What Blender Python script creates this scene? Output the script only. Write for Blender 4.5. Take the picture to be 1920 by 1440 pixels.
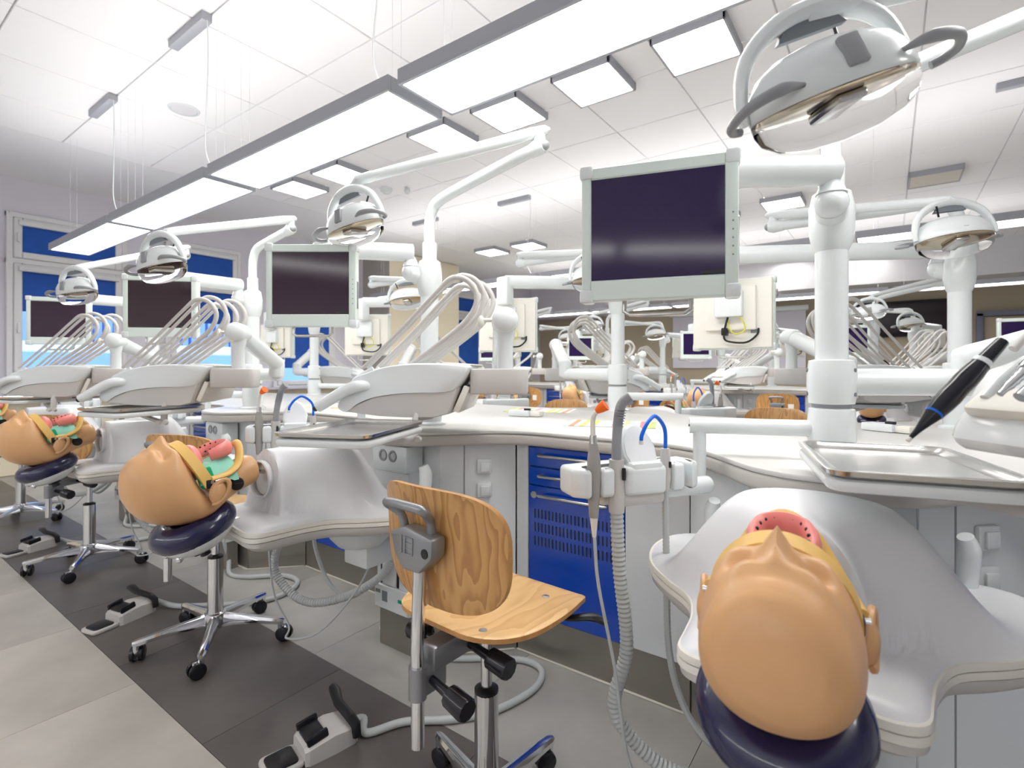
import bpy, bmesh, math, random
from math import sin, cos, pi, radians, sqrt, exp
from mathutils import Vector, Matrix

random.seed(7)
for o in list(bpy.data.objects):
    bpy.data.objects.remove(o)
SC = bpy.context.scene
COL = SC.collection

# ------------------------------------------------------------------ camera, world, exposure
YAW = radians(36)
cam = bpy.data.cameras.new('camera')
cam.sensor_width = 36
cam.lens = 972 / 1920 * 36
cam.shift_y = -30 / 1920
cam.clip_start = 0.02
cam.dof.use_dof = True
cam.dof.focus_distance = 1.25
cam.dof.aperture_fstop = 5.0
camo = bpy.data.objects.new('camera', cam)
COL.objects.link(camo)
camo.location = (0, 0, 1.0)
camo.rotation_euler = (pi / 2, 0, YAW)
SC.camera = camo
world = bpy.data.worlds.new('world')
SC.world = world
world.use_nodes = True
world.node_tree.nodes['Background'].inputs[0].default_value = (0.58, 0.74, 1.0, 1)
world.node_tree.nodes['Background'].inputs[1].default_value = 2.4
SC.view_settings.view_transform = 'Standard'
SC.view_settings.look = 'None'
SC.view_settings.gamma = 1
SC.view_settings.use_curve_mapping = False
SC.view_settings.exposure = 0.33
SC.cycles.max_bounces = 8
EMIT = 11.0           # pendant and panel luminance


# ------------------------------------------------------------------ materials
def lin(c):
    c = c / 255
    return c / 12.92 if c <= 0.04045 else ((c + 0.055) / 1.055) ** 2.4


def rgb(r, g, b):
    return (lin(r), lin(g), lin(b), 1)


MATS = {}


def mat(name, col, rough=0.4, metal=0.0, spec=0.5, coat=0.0, var=0.0, vscale=6.0, bump=0.0, bscale=80.0, trans=0.0, ior=1.45, emit=0.0):
    m = bpy.data.materials.new(name)
    m.use_nodes = True
    nt = m.node_tree
    b = nt.nodes['Principled BSDF']
    b.inputs['Base Color'].default_value = col
    b.inputs['Roughness'].default_value = rough
    b.inputs['Metallic'].default_value = metal
    b.inputs['Specular IOR Level'].default_value = spec
    b.inputs['Coat Weight'].default_value = coat
    b.inputs['Coat Roughness'].default_value = 0.08
    b.inputs['Transmission Weight'].default_value = trans
    b.inputs['IOR'].default_value = ior
    if emit:
        b.inputs['Emission Color'].default_value = col
        b.inputs['Emission Strength'].default_value = emit
    tc = None
    if var or bump:
        tc = nt.nodes.new('ShaderNodeTexCoord')
    if var:
        n = nt.nodes.new('ShaderNodeTexNoise')
        n.inputs['Scale'].default_value = vscale
        n.inputs['Detail'].default_value = 6
        nt.links.new(tc.outputs['Object'], n.inputs['Vector'])
        r = nt.nodes.new('ShaderNodeValToRGB')
        r.color_ramp.elements[0].position = 0.3
        r.color_ramp.elements[1].position = 0.7
        r.color_ramp.elements[0].color = tuple(c * (1 - var) for c in col[:3]) + (1,)
        r.color_ramp.elements[1].color = tuple(min(1, c * (1 + var)) for c in col[:3]) + (1,)
        nt.links.new(n.outputs['Fac'], r.inputs['Fac'])
        nt.links.new(r.outputs['Color'], b.inputs['Base Color'])
    if bump:
        n2 = nt.nodes.new('ShaderNodeTexNoise')
        n2.inputs['Scale'].default_value = bscale
        bp = nt.nodes.new('ShaderNodeBump')
        bp.inputs['Strength'].default_value = bump
        bp.inputs['Distance'].default_value = 0.002
        nt.links.new(tc.outputs['Object'], n2.inputs['Vector'])
        nt.links.new(n2.outputs['Fac'], bp.inputs['Height'])
        nt.links.new(bp.outputs['Normal'], b.inputs['Normal'])
    MATS[name] = m
    return m


mat('white', rgb(224, 229, 230), 0.25, coat=0.3)
mat('white_matte', rgb(226, 228, 230), 0.45)
mat('white_panel', rgb(222, 226, 229), 0.3, coat=0.2)
mat('shell_white', rgb(226, 227, 230), 0.32, coat=0.1)
mat('cream_white', rgb(230, 227, 218), 0.4)
mat('worktop', rgb(206, 205, 202), 0.3)
mat('worktop_edge', rgb(190, 186, 181), 0.45)
mat('taupe', rgb(200, 197, 194), 0.4)
mat('mid_grey', rgb(148, 150, 154), 0.4)
mat('hose_grey', rgb(186, 190, 190), 0.45)
mat('instrument_grey', rgb(160, 158, 154), 0.35)
mat('alu_grey', rgb(150, 152, 156), 0.35, metal=0.6)
mat('frame_grey', rgb(168, 170, 178), 0.45, metal=0.1)
mat('blue', rgb(0, 70, 190), 0.14, coat=0.6)
mat('blue_blind', rgb(30, 84, 176), 0.7, var=0.08)
mat('blue_tip', rgb(0, 105, 225), 0.3)
mat('plinth', rgb(150, 145, 138), 0.32, metal=0.75, var=0.06)
mat('joint', rgb(205, 200, 190), 0.6)
mat('chrome', rgb(222, 224, 228), 0.1, metal=1.0)
mat('steel', rgb(205, 203, 200), 0.22, metal=1.0, var=0.05, vscale=30)
mat('bronze', rgb(190, 172, 146), 0.12, metal=1.0)
mat('black', rgb(26, 26, 30), 0.35)
mat('black_gloss', rgb(32, 32, 38), 0.16)
mat('navy', rgb(22, 24, 66), 0.25, coat=0.5)
mat('skin', rgb(216, 168, 120), 0.34, var=0.03, vscale=12, bump=0.05, bscale=220)
mat('bone', rgb(226, 184, 104), 0.42)
mat('pink', rgb(236, 138, 132), 0.3)
mat('green', rgb(20, 168, 120), 0.35)
mat('mint', rgb(140, 208, 186), 0.5)
mat('magenta', rgb(226, 50, 170), 0.5)
mat('orange', rgb(255, 112, 20), 0.4)
mat('mint_frame', rgb(222, 234, 228), 0.3)
mat('screen_violet', rgb(38, 20, 68), 0.1)
mat('screen_plum', rgb(46, 22, 44), 0.1)
mat('screen_brown', rgb(46, 26, 34), 0.1)
mat('yellow_wire', rgb(220, 215, 60), 0.5)
mat('ceiling', rgb(238, 238, 240), 0.9)
mat('tile_white', rgb(246, 246, 248), 0.9, bump=0.08, bscale=300)
mat('grid_grey', rgb(214, 214, 218), 0.8)
mat('wall_white', rgb(226, 225, 230), 0.85)
mat('wall_lilac', rgb(220, 218, 228), 0.85)
mat('wall_cream', rgb(236, 226, 200), 0.85)
mat('wall_tan', rgb(180, 168, 146), 0.85)
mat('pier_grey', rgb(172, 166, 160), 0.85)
mat('pvc', rgb(226, 226, 228), 0.4)
mat('sill', rgb(196, 196, 210), 0.4)
mat('tv', rgb(38, 30, 36), 0.2)
mat('door_grey', rgb(120, 124, 140), 0.5)
mat('paper', rgb(236, 234, 230), 0.8)
mat('plate_grey', rgb(120, 126, 132), 0.5)
mat('sky_facade', rgb(178, 208, 238), 0.8, var=0.08, vscale=0.4)
mat('facade_white', rgb(226, 236, 246), 0.8)
mat('rail_blue', rgb(56, 84, 150), 0.6)
mat('light_on', (1.0, 0.985, 0.96, 1), 0.5, emit=EMIT)
mat('panel_on', (1.0, 0.97, 0.92, 1), 0.5, emit=EMIT)
mat('uplight', (1.0, 0.985, 0.97, 1), 0.5, emit=EMIT * 0.37)
mat('panel_off', rgb(214, 208, 198), 0.6)
mat('tile_light', rgb(188, 183, 175), 0.42, var=0.2, vscale=2.6, bump=0.05, bscale=60)
mat('tile_mid', rgb(164, 162, 157), 0.42, var=0.18, vscale=3.0, bump=0.05, bscale=60)
mat('tile_dark', rgb(98, 92, 89), 0.4, var=0.18, vscale=3.0, bump=0.05, bscale=60)
mat('glass', (1, 1, 1, 1), 0.0, trans=1.0, ior=1.2)
mat('pane', (0.94, 0.97, 1, 1), 0.0, trans=1.0, ior=1.02)
MATS['clear'] = mat('clear', (1, 1, 1, 1), 0.02, trans=1.0, ior=1.12)


def wood(name, c0, c1, c2, axis_scale, rough=0.35):
    m = bpy.data.materials.new(name)
    m.use_nodes = True
    nt = m.node_tree
    b = nt.nodes['Principled BSDF']
    b.inputs['Roughness'].default_value = rough
    b.inputs['Coat Weight'].default_value = 0.25
    tc = nt.nodes.new('ShaderNodeTexCoord')
    mp = nt.nodes.new('ShaderNodeMapping')
    mp.inputs['Scale'].default_value = axis_scale
    ns = nt.nodes.new('ShaderNodeTexNoise')
    ns.inputs['Scale'].default_value = 2.2
    ns.inputs['Detail'].default_value = 3
    mx = nt.nodes.new('ShaderNodeMath')
    mx.operation = 'MULTIPLY'
    mx.inputs[1].default_value = 13
    fr = nt.nodes.new('ShaderNodeMath')
    fr.operation = 'FRACT'
    fine = nt.nodes.new('ShaderNodeTexNoise')
    fine.inputs['Scale'].default_value = 26
    fine.inputs['Detail'].default_value = 4
    ad = nt.nodes.new('ShaderNodeMath')
    ad.operation = 'MULTIPLY_ADD'
    ad.inputs[1].default_value = 0.35
    r = nt.nodes.new('ShaderNodeValToRGB')
    r.color_ramp.elements[0].color = c0
    r.color_ramp.elements[1].color = c2
    e = r.color_ramp.elements.new(0.62)
    e.color = c1
    r.color_ramp.elements[0].position = 0.1
    r.color_ramp.elements[2].position = 1.0
    L = nt.links.new
    L(tc.outputs['Object'], mp.inputs['Vector'])
    L(mp.outputs['Vector'], ns.inputs['Vector'])
    L(mp.outputs['Vector'], fine.inputs['Vector'])
    L(ns.outputs['Fac'], mx.inputs[0])
    L(mx.outputs[0], fr.inputs[0])
    L(fine.outputs['Fac'], ad.inputs[0])
    L(fr.outputs[0], ad.inputs[2])
    L(ad.outputs[0], r.inputs['Fac'])
    L(r.outputs['Color'], b.inputs['Base Color'])
    MATS[name] = m


wood('wood_back', rgb(212, 164, 104), rgb(206, 156, 95), rgb(182, 130, 74), (5.0, 5.0, 0.9))
wood('wood_seat', rgb(230, 190, 132), rgb(226, 184, 124), rgb(214, 168, 108), (3.0, 0.8, 3.0))
mat('wood_edge', rgb(190, 140, 84), 0.5, var=0.12, vscale=60)


def stripes(name):
    m = bpy.data.materials.new(name)
    m.use_nodes = True
    nt = m.node_tree
    b = nt.nodes['Principled BSDF']
    b.inputs['Roughness'].default_value = 0.5
    tc = nt.nodes.new('ShaderNodeTexCoord')
    sp = nt.nodes.new('ShaderNodeSeparateXYZ')
    ma = nt.nodes.new('ShaderNodeMath')
    ma.operation = 'MULTIPLY_ADD'
    ma.inputs[1].default_value = 3.0
    ma.inputs[2].default_value = 0.5
    r = nt.nodes.new('ShaderNodeValToRGB')
    r.color_ramp.interpolation = 'CONSTANT'
    cols = [(240, 240, 232), (240, 150, 110), (242, 240, 235), (200, 216, 110), (236, 240, 225), (244, 226, 90), (210, 214, 226),
            (226, 228, 236), (206, 210, 224), (232, 150, 150), (240, 240, 235), (198, 220, 130), (190, 222, 226), (238, 236, 228), (214, 120, 130), (236, 226, 100), (180, 200, 110)]
    el = r.color_ramp.elements
    el[0].color = rgb(*cols[0])
    el[1].position = 1 / len(cols)
    el[1].color = rgb(*cols[1])
    for i in range(2, len(cols)):
        e = el.new(i / len(cols))
        e.color = rgb(*cols[i])
    nt.links.new(tc.outputs['Object'], sp.inputs[0])
    nt.links.new(sp.outputs['X'], ma.inputs[0])
    nt.links.new(ma.outputs[0], r.inputs['Fac'])
    nt.links.new(r.outputs['Color'], b.inputs['Base Color'])
    MATS[name] = m


stripes('striped')


# ------------------------------------------------------------------ mesh builder
def catmull(pts, sub=6, closed=False):
    P = [Vector(p) for p in pts]
    n = len(P)
    out = []
    rng = range(n) if closed else range(n - 1)
    for i in rng:
        p0 = P[(i - 1) % n] if closed or i > 0 else P[0] * 2 - P[1]
        p1, p2 = P[i], P[(i + 1) % n]
        p3 = P[(i + 2) % n] if closed or i + 2 < n else P[-1] * 2 - P[-2]
        for k in range(sub):
            t = k / sub
            out.append(0.5 * ((2 * p1) + (p2 - p0) * t + (2 * p0 - 5 * p1 + 4 * p2 - p3) * t * t + (3 * p1 - p0 - 3 * p2 + p3) * t ** 3))
    if not closed:
        out.append(P[-1])
    return out


def fillet(poly, r, n=4):
    """round the corners of a closed 2-D polygon; r may be one number or one per corner"""
    out = []
    N = len(poly)
    for i in range(N):
        p = Vector(poly[i]); a = Vector(poly[i - 1]) - p; b = Vector(poly[(i + 1) % N]) - p
        ri = r[i] if isinstance(r, (list, tuple)) else r
        d = min(ri, a.length * 0.45, b.length * 0.45)
        if d < 1e-6:
            out.append(tuple(p)); continue
        p0 = p + a.normalized() * d; p1 = p + b.normalized() * d
        for k in range(n + 1):
            t = k / n
            out.append(tuple((1 - t) ** 2 * p0 + 2 * t * (1 - t) * p + t * t * p1))
    return out


class MB:
    def __init__(s):
        s.v = []; s.f = []

    def add(s, vs, fs):
        o = len(s.v)
        s.v += [Vector(p) for p in vs]
        s.f += [[i + o for i in f] for f in fs]
        return s

    def xf(s, M, start=0):
        for i in range(start, len(s.v)):
            s.v[i] = M @ s.v[i]
        return s

    def box(s, c, d, bev=0.0, seg=2, M=None):
        bm = bmesh.new()
        bmesh.ops.create_cube(bm, size=1)
        for v in bm.verts:
            v.co = Vector((v.co.x * d[0], v.co.y * d[1], v.co.z * d[2]))
        if bev:
            bmesh.ops.bevel(bm, geom=bm.edges[:], offset=min(bev, min(d) * 0.49), segments=seg, affect='EDGES', profile=0.5)
        bm.verts.index_update()
        T = Matrix.Translation(c)
        if M is not None:
            T = T @ M
        s.add([T @ v.co for v in bm.verts], [[v.index for v in f.verts] for f in bm.faces])
        bm.free()
        return s

    def loft(s, rings, caps=True, close=False, wrap=True):
        n = len(rings[0]); vs = [p for r in rings for p in r]; fs = []
        m = len(rings)
        for i in range(m if close else m - 1):
            a, b = i * n, ((i + 1) % m) * n
            for j in range(n if wrap else n - 1):
                k = (j + 1) % n
                fs.append([a + j, a + k, b + k, b + j])
        if caps and not close:
            if caps != 'last':
                fs.append(list(range(n))[::-1])
            if caps != 'first':
                fs.append([(m - 1) * n + j for j in range(n)])
        return s.add(vs, fs)

    def tube(s, pts, r, n=12, sub=0, caps=True, flat=1.0):
        if sub:
            k = len(pts)
            P = catmull(pts, sub)
            if isinstance(r, (list, tuple)):
                rr = []
                for i in range(len(P)):
                    t = i / (len(P) - 1) * (k - 1); a = min(int(t), k - 2)
                    rr.append(r[a] * (1 - (t - a)) + r[a + 1] * (t - a))
                r = rr
        else:
            P = [Vector(p) for p in pts]
        if not isinstance(r, (list, tuple)):
            r = [r] * len(P)
        T = [(P[min(i + 1, len(P) - 1)] - P[max(i - 1, 0)]).normalized() for i in range(len(P))]
        up = Vector((0, 0, 1)) if abs(T[0].z) < 0.9 else Vector((0, 1, 0))
        u = T[0].cross(up).normalized()
        rings = []
        for i in range(len(P)):
            u = (u - T[i] * u.dot(T[i])).normalized()
            w = T[i].cross(u)
            rings.append([P[i] + u * (r[i] * cos(2 * pi * j / n)) + w * (r[i] * flat * sin(2 * pi * j / n)) for j in range(n)])
        return s.loft(rings, caps)

    def cyl(s, p0, p1, r0, r1=None, n=16):
        return s.tube([p0, p1], [r0, r0 if r1 is None else r1], n)

    def capsule(s, p0, p1, r, n=16, k=4):
        p0, p1 = Vector(p0), Vector(p1); d = (p1 - p0).normalized()
        P, R = [], []
        for i in range(k + 1):
            a = pi / 2 * i / k
            P.append(p0 - d * r * cos(a) * 0.6); R.append(max(r * sin(a), 1e-4))
        for i in range(k + 1):
            a = pi / 2 * i / k
            P.append(p1 + d * r * sin(a) * 0.6); R.append(max(r * cos(a), 1e-4))
        return s.tube(P, R, n)

    def lathe(s, prof, c=(0, 0, 0), n=24, M=None, caps=True):
        T = Matrix.Translation(c)
        if M is not None:
            T = T @ M
        return s.loft([[T @ Vector((r * cos(2 * pi * j / n), r * sin(2 * pi * j / n), z)) for j in range(n)] for r, z in prof], caps)

    def ball(s, c, r, n=16, m=10, sc=(1, 1, 1)):
        c = Vector(c)
        rings = []
        for i in range(m + 1):
            a = -pi / 2 + pi * i / m
            q = max(cos(a), 1e-3)
            rings.append([c + Vector((r * sc[0] * q * cos(2 * pi * j / n), r * sc[1] * q * sin(2 * pi * j / n), r * sc[2] * sin(a))) for j in range(n)])
        return s.loft(rings)

    def prism(s, poly, z0, z1, b=0.0, M=None, seg=2):
        """poly 2-D closed (counter-clockwise), extruded in z with rounded rims"""
        N = len(poly)
        nr = []
        for i in range(N):
            a = Vector(poly[i]) - Vector(poly[i - 1]); c = Vector(poly[(i + 1) % N]) - Vector(poly[i])
            t = (a.normalized() + c.normalized())
            t = t.normalized() if t.length > 1e-6 else a.normalized()
            nr.append(Vector((t.y, -t.x)))
        lv = []
        if b:
            for k in range(seg + 1):
                a = pi / 2 * k / seg
                lv.append((z0 + b * (1 - sin(a)), b * (1 - cos(a)))) if False else lv.append((z0 + b * (1 - cos(a)), b * (1 - sin(a))))
            for k in range(seg + 1):
                a = pi / 2 * k / seg
                lv.append((z1 - b * (1 - sin(a)), b * (1 - cos(a))))
        else:
            lv = [(z0, 0), (z1, 0)]
        rings = [[Vector((p[0] - q.x * ins, p[1] - q.y * ins, z)) for p, q in zip(poly, nr)] for z, ins in lv]
        st = len(s.v)
        s.loft(rings)
        if M is not None:
            s.xf(M, st)
        return s

    def mesh(s, name, material, off=(0, 0, 0), angle=38):
        me = bpy.data.meshes.new(name)
        o = Vector(off)
        me.from_pydata([tuple(p - o) for p in s.v], [], s.f)
        me.validate()
        bm = bmesh.new()
        bm.from_mesh(me)
        bmesh.ops.recalc_face_normals(bm, faces=bm.faces[:])
        bm.to_mesh(me)
        bm.free()
        me.materials.append(MATS[material])
        for p in me.polygons:
            p.use_smooth = True
        me.set_sharp_from_angle(angle=radians(angle))
        return me


class Thing:
    """a top-level object: an Empty at its base with one mesh per part; coordinates given in the builder's own frame"""

    def __init__(s, name, base=(0, 0, 0)):
        s.root = bpy.data.objects.new(name, None)
        s.root.empty_display_size = 0.05
        COL.objects.link(s.root)
        s.base = Vector(base)
        s.root['_b'] = list(base)
        s.root.location = base

    def part(s, name, mb, material, parent=None, label=None, kind=None, angle=38):
        o = bpy.data.objects.new(name, mb.mesh(name, material, s.base, angle))
        COL.objects.link(o)
        o.parent = parent or s.root
        if label:
            o['label'] = label
        if kind:
            o['kind'] = kind
        return o

    def tag(s, label, cat, group=None):
        tag(s.root, label, cat, group)
        return s


def tag(o, label, cat, group=None):
    o['label'] = label; o['category'] = cat
    if group:
        o['group'] = group


def put(root, M):
    """place a thing built in a local frame by that frame's matrix"""
    b = Vector(root['_b'])
    root.matrix_basis = M @ Matrix.Translation(b)
    return root


def clone(root):
    def cp(o, par):
        c = o.copy()
        COL.objects.link(c)
        c.parent = par
        for ch in kids.get(o.name, []):
            cp(ch, c)
        return c
    kids = {}

    def walk(o):
        kids[o.name] = list(o.children)
        for ch in o.children:
            walk(ch)
    walk(root)
    return cp(root, None)


def single(name, mb, material, label, cat, group=None, base=(0, 0, 0), angle=38):
    o = bpy.data.objects.new(name, mb.mesh(name, material, base, angle))
    COL.objects.link(o)
    o.location = base
    o['_b'] = list(base)
    tag(o, label, cat, group)
    return o


def struct(name, mb, material, parent=None, angle=38):
    o = bpy.data.objects.new(name, mb.mesh(name, material, (0, 0, 0), angle))
    COL.objects.link(o)
    if parent:
        o.parent = parent
    else:
        o['kind'] = 'structure'
    return o


def SM(x, y, rot=0.0):
    return Matrix.Translation((x, y, 0)) @ Matrix.Rotation(rot, 4, 'Z')


def RZ(a):
    return Matrix.Rotation(radians(a), 4, 'Z')


def RX(a):
    return Matrix.Rotation(radians(a), 4, 'X')


def RY(a):
    return Matrix.Rotation(radians(a), 4, 'Y')


# ------------------------------------------------------------------ room shell
WX, BY, RXW, FY, ZC = -6.6, 10.2, 3.2, -2.6, 2.77      # window wall, back wall, right wall, wall behind the camera, ceiling

flo = struct('floor', MB().box(((WX + RXW) / 2, (BY + FY) / 2, -0.055), (RXW - WX + 0.6, BY - FY + 0.6, 0.1)), 'tile_mid')
# vinyl tiles near the camera: light aisle, dark band, mid grey under the benches
TS = 0.61


def vinyl_row(y0, y1, material, x0, x1, shift, step=TS):
    w = step - 0.0016
    proto = MB().box((0, 0, -0.0025), (w, y1 - y0 - 0.0016, 0.005), 0.0004, 1).mesh('vinyl_tile', material)
    x = x0 + shift
    while x < x1:
        o = bpy.data.objects.new('vinyl_tile', proto)
        COL.objects.link(o)
        o.location = (x, (y0 + y1) / 2, 0)
        o.parent = flo
        x += step


for i, y0 in enumerate((-0.59, 0.02)):
    vinyl_row(y0, y0 + 0.61, 'tile_light', -6.2, 1.0, 0.3 * (i % 2))
vinyl_row(0.63, 1.06, 'tile_dark', -6.2, 1.0, 0.15)
vinyl_row(1.06, 1.67, 'tile_mid', -6.2, 1.0, 0.0)
for y0 in (3.0, 3.61, 4.22):
    vinyl_row(y0, y0 + 0.61, 'tile_light' if y0 > 3.5 else 'tile_dark', -6.2, 2.4, 0.2)

cei = struct('ceiling', MB().box(((WX + RXW) / 2, (BY + FY) / 2, ZC + 0.06), (RXW - WX + 0.6, BY - FY + 0.6, 0.08)), 'ceiling')
# plaster margin along the windows, drop-in tiles elsewhere with a recessed grid between them
MARG = -5.25
struct('ceiling_margin', MB().box(((WX + MARG) / 2, (BY + FY) / 2, ZC + 0.012), (MARG - WX, BY - FY, 0.024)), 'ceiling', cei)
tile_me = MB().box((0, 0, 0.01), (0.592, 0.592, 0.02), 0.003, 1).mesh('ceiling_tile', 'tile_white')
grid_mb = MB()
nx, ny = 14, 21
X0, Y0 = MARG + 0.0, -2.384
for i in range(nx):
    for j in range(ny):
        x, y = X0 + 0.3 + 0.6 * i, Y0 + 0.3 + 0.6 * j
        if j < 3 and i > 9:
            continue
        o = bpy.data.objects.new('ceiling_tile', tile_me)
        COL.objects.link(o)
        o.location = (x, y, ZC)
        o.parent = cei
for i in range(nx + 1):
    grid_mb.box((X0 + 0.6 * i, (BY + FY) / 2, ZC + 0.012), (0.02, BY - FY, 0.006))
for j in range(ny + 1):
    grid_mb.box(((MARG + RXW) / 2, Y0 + 0.6 * j, ZC + 0.0125), (RXW - MARG, 0.02, 0.006))
g = struct('ceiling_grid', grid_mb, 'grid_grey', cei)

# walls
struct('wall_right', MB().box((RXW + 0.1, (BY + FY) / 2, ZC / 2), (0.2, BY - FY + 0.4, ZC + 0.2)), 'wall_white')
struct('wall_rear', MB().box(((WX + RXW) / 2, FY - 0.1, ZC / 2), (RXW - WX + 0.4, 0.2, ZC + 0.2)), 'wall_white')
wb = struct('wall_back', MB().box(((WX + RXW) / 2, BY + 0.1, ZC / 2), (RXW - WX + 0.4, 0.2, ZC + 0.2)), 'wall_tan')
struct('bulkhead', MB().box(((-4.6 + RXW) / 2, BY - 0.35, 2.52), (RXW + 4.6, 0.7, 0.5)), 'wall_white', wb)
struct('bulkhead', MB().box(((WX - 4.6) / 2, BY - 0.2, 2.44), (-4.6 - WX, 0.4, 0.66)), 'wall_lilac', wb)
# window wall: piers between openings
wins = [(1.12, 2.06), (2.42, 3.26), (3.68, 4.62), (7.15, 8.0), (9.2, 9.85)]
SILL, HEAD = 0.72, 2.45
wm = MB()
prev = FY
for a, b in wins:
    wm.box((WX - 0.1, (prev + a) / 2, 1.585), (0.2, a - prev, 1.73))
    prev = b
wm.box((WX - 0.1, (prev + BY) / 2, 1.585), (0.2, BY - prev, 1.73))
wm.box((WX - 0.1, (FY + BY) / 2, 2.62), (0.2, BY - FY, 0.34))
wl = struct('wall_left', wm, 'wall_lilac')
struct('wall_dado', MB().box((WX - 0.1, (FY + BY) / 2, SILL / 2), (0.2, BY - FY, SILL)), 'wall_cream', wl)
struct('pier', MB().box((-6.3, 5.93, 1.38), (0.6, 1.54, 2.76), 0.004, 1), 'wall_cream', wl)
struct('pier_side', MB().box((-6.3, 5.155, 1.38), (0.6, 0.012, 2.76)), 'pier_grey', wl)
trim = struct('trim_1', MB().box((WX + 0.09, 1.3, 0.735), (0.2, 7.6, 0.03), 0.005), 'sill')


def window(n, a, b):
    fr = MB()
    X = WX + 0.0
    zt = 2.0
    w = 0.05
    for y0, y1, z0, z1 in ((a, a + w, SILL, HEAD), (b - w, b, SILL, HEAD)):
        fr.box((X, (y0 + y1) / 2, (z0 + z1) / 2), (0.09, y1 - y0, z1 - z0), 0.006, 1)
    for z in (SILL + w / 2, zt, HEAD - w / 2):
        fr.box((X, (a + b) / 2, z), (0.088, b - a, w), 0.006, 1)
    root = struct('window_%d' % n, fr, 'pvc')
    for (z0, z1, blind) in ((SILL + w, zt - w / 2, 1.53 if n < 3 else 1.0), (zt + w / 2, HEAD - w, 0)):
        sm = MB()
        t = 0.06
        y0, y1 = a + w, b - w
        for q0, q1, s0, s1 in ((y0, y0 + t, z0, z1), (y1 - t, y1, z0, z1), (y0 + t, y1 - t, z0, z0 + t), (y0 + t, y1 - t, z1 - t, z1)):
            sm.box((X + 0.025, (q0 + q1) / 2, (s0 + s1) / 2), (0.07, q1 - q0, s1 - s0), 0.008, 1)
        sash = struct('sash', sm, 'pvc', root)
        struct('pane', MB().box((X, (a + b) / 2, (z0 + z1) / 2), (0.008, y1 - y0 - 2 * t, z1 - z0 - 2 * t)), 'pane', sash)
        zb = max(z0 + t, blind)
        struct('roller_blind', MB().box((X + 0.045, (a + b) / 2, (zb + z1 - t) / 2), (0.004, y1 - y0 - 1.7 * t, z1 - t - zb)), 'blue_blind', root)
        struct('blind_cassette', MB().box((X + 0.07, (a + b) / 2, z1 - t + 0.012), (0.04, y1 - y0 - t, 0.05), 0.012), 'pvc', root)
        hd = MB().box((X + 0.075, a + w + 0.03, (z0 + z1) / 2), (0.03, 0.02, 0.09), 0.006)
        struct('handle', hd, 'pvc', root)


for n, (a, b) in enumerate(wins, 1):
    window(n, a, b)

# outside: pale building with balcony rails
bld = Thing('building', (-12, 4, 0))
bld.part('facade', MB().box((-12, 4, 2), (0.4, 26, 10)), 'sky_facade')
for z in (-0.4, 1.35, 3.1):
    bld.part('balcony_slab', MB().box((-11.4, 4, z), (0.9, 26, 0.16)), 'facade_white')
    rl = MB()
    for i in range(170):
        rl.box((-11.0, -8.9 + 0.152 * i, z + 0.42), (0.03, 0.04, 0.7))
    rl.box((-11.0, 4, z + 0.79), (0.05, 26, 0.05))
    bld.part('railing', rl, 'rail_blue', kind='stuff')
bld.tag('pale blue building with balcony railings seen through the windows', 'building')

# things on the back wall
tv = Thing('wall_screen', (0.16, 10.13, 1.55))
tv.part('screen', MB().box((0.16, 10.14, 1.77), (1.14, 0.04, 0.5), 0.006), 'tv')
tv.part('bezel', MB().box((0.16, 10.165, 1.77), (1.2, 0.05, 0.56), 0.006), 'black')
tv.tag('wide dark wall screen on the tan back wall', 'screen')
ps = Thing('projection_screen', (-2.3, 10.15, 1.0))
ps.part('sheet', MB().box((-2.3, 10.165, 1.5), (2.3, 0.02, 1.0)), 'wall_lilac')
ps.part('cassette', MB().box((-2.3, 10.14, 2.04), (2.4, 0.09, 0.09), 0.02), 'white')
ps.tag('pale lilac projection screen pulled down on the back wall', 'screen')
dr = struct('door_1', MB().box((1.55, 10.17, 0.87), (0.86, 0.06, 1.74), 0.005), 'wall_tan')
fm = MB()
for x in (1.08, 2.02):
    fm.box((x, 10.16, 0.9), (0.08, 0.1, 1.8), 0.005)
fm.box((1.55, 10.16, 1.79), (1.02, 0.1, 0.08), 0.005)
struct('door_frame', fm, 'door_grey', dr)
struct('door_handle', MB().cyl((1.22, 10.13, 0.9), (1.22, 10.08, 0.9), 0.012).cyl((1.22, 10.085, 0.9), (1.34, 10.085, 0.9), 0.01), 'steel', dr)
bx = Thing('wall_speaker', (-0.62, 9.45, 2.45))
bx.part('cabinet', MB().box((-0.62, 9.45, 2.52), (0.1, 0.09, 0.16), 0.008), 'black')
bx.part('bracket', MB().box((-0.62, 9.495, 2.52), (0.03, 0.02, 0.05)), 'black')
bx.tag('small dark loudspeaker on the white bulkhead', 'speaker')

# ------------------------------------------------------------------ lights
LZ = 1.90


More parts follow.
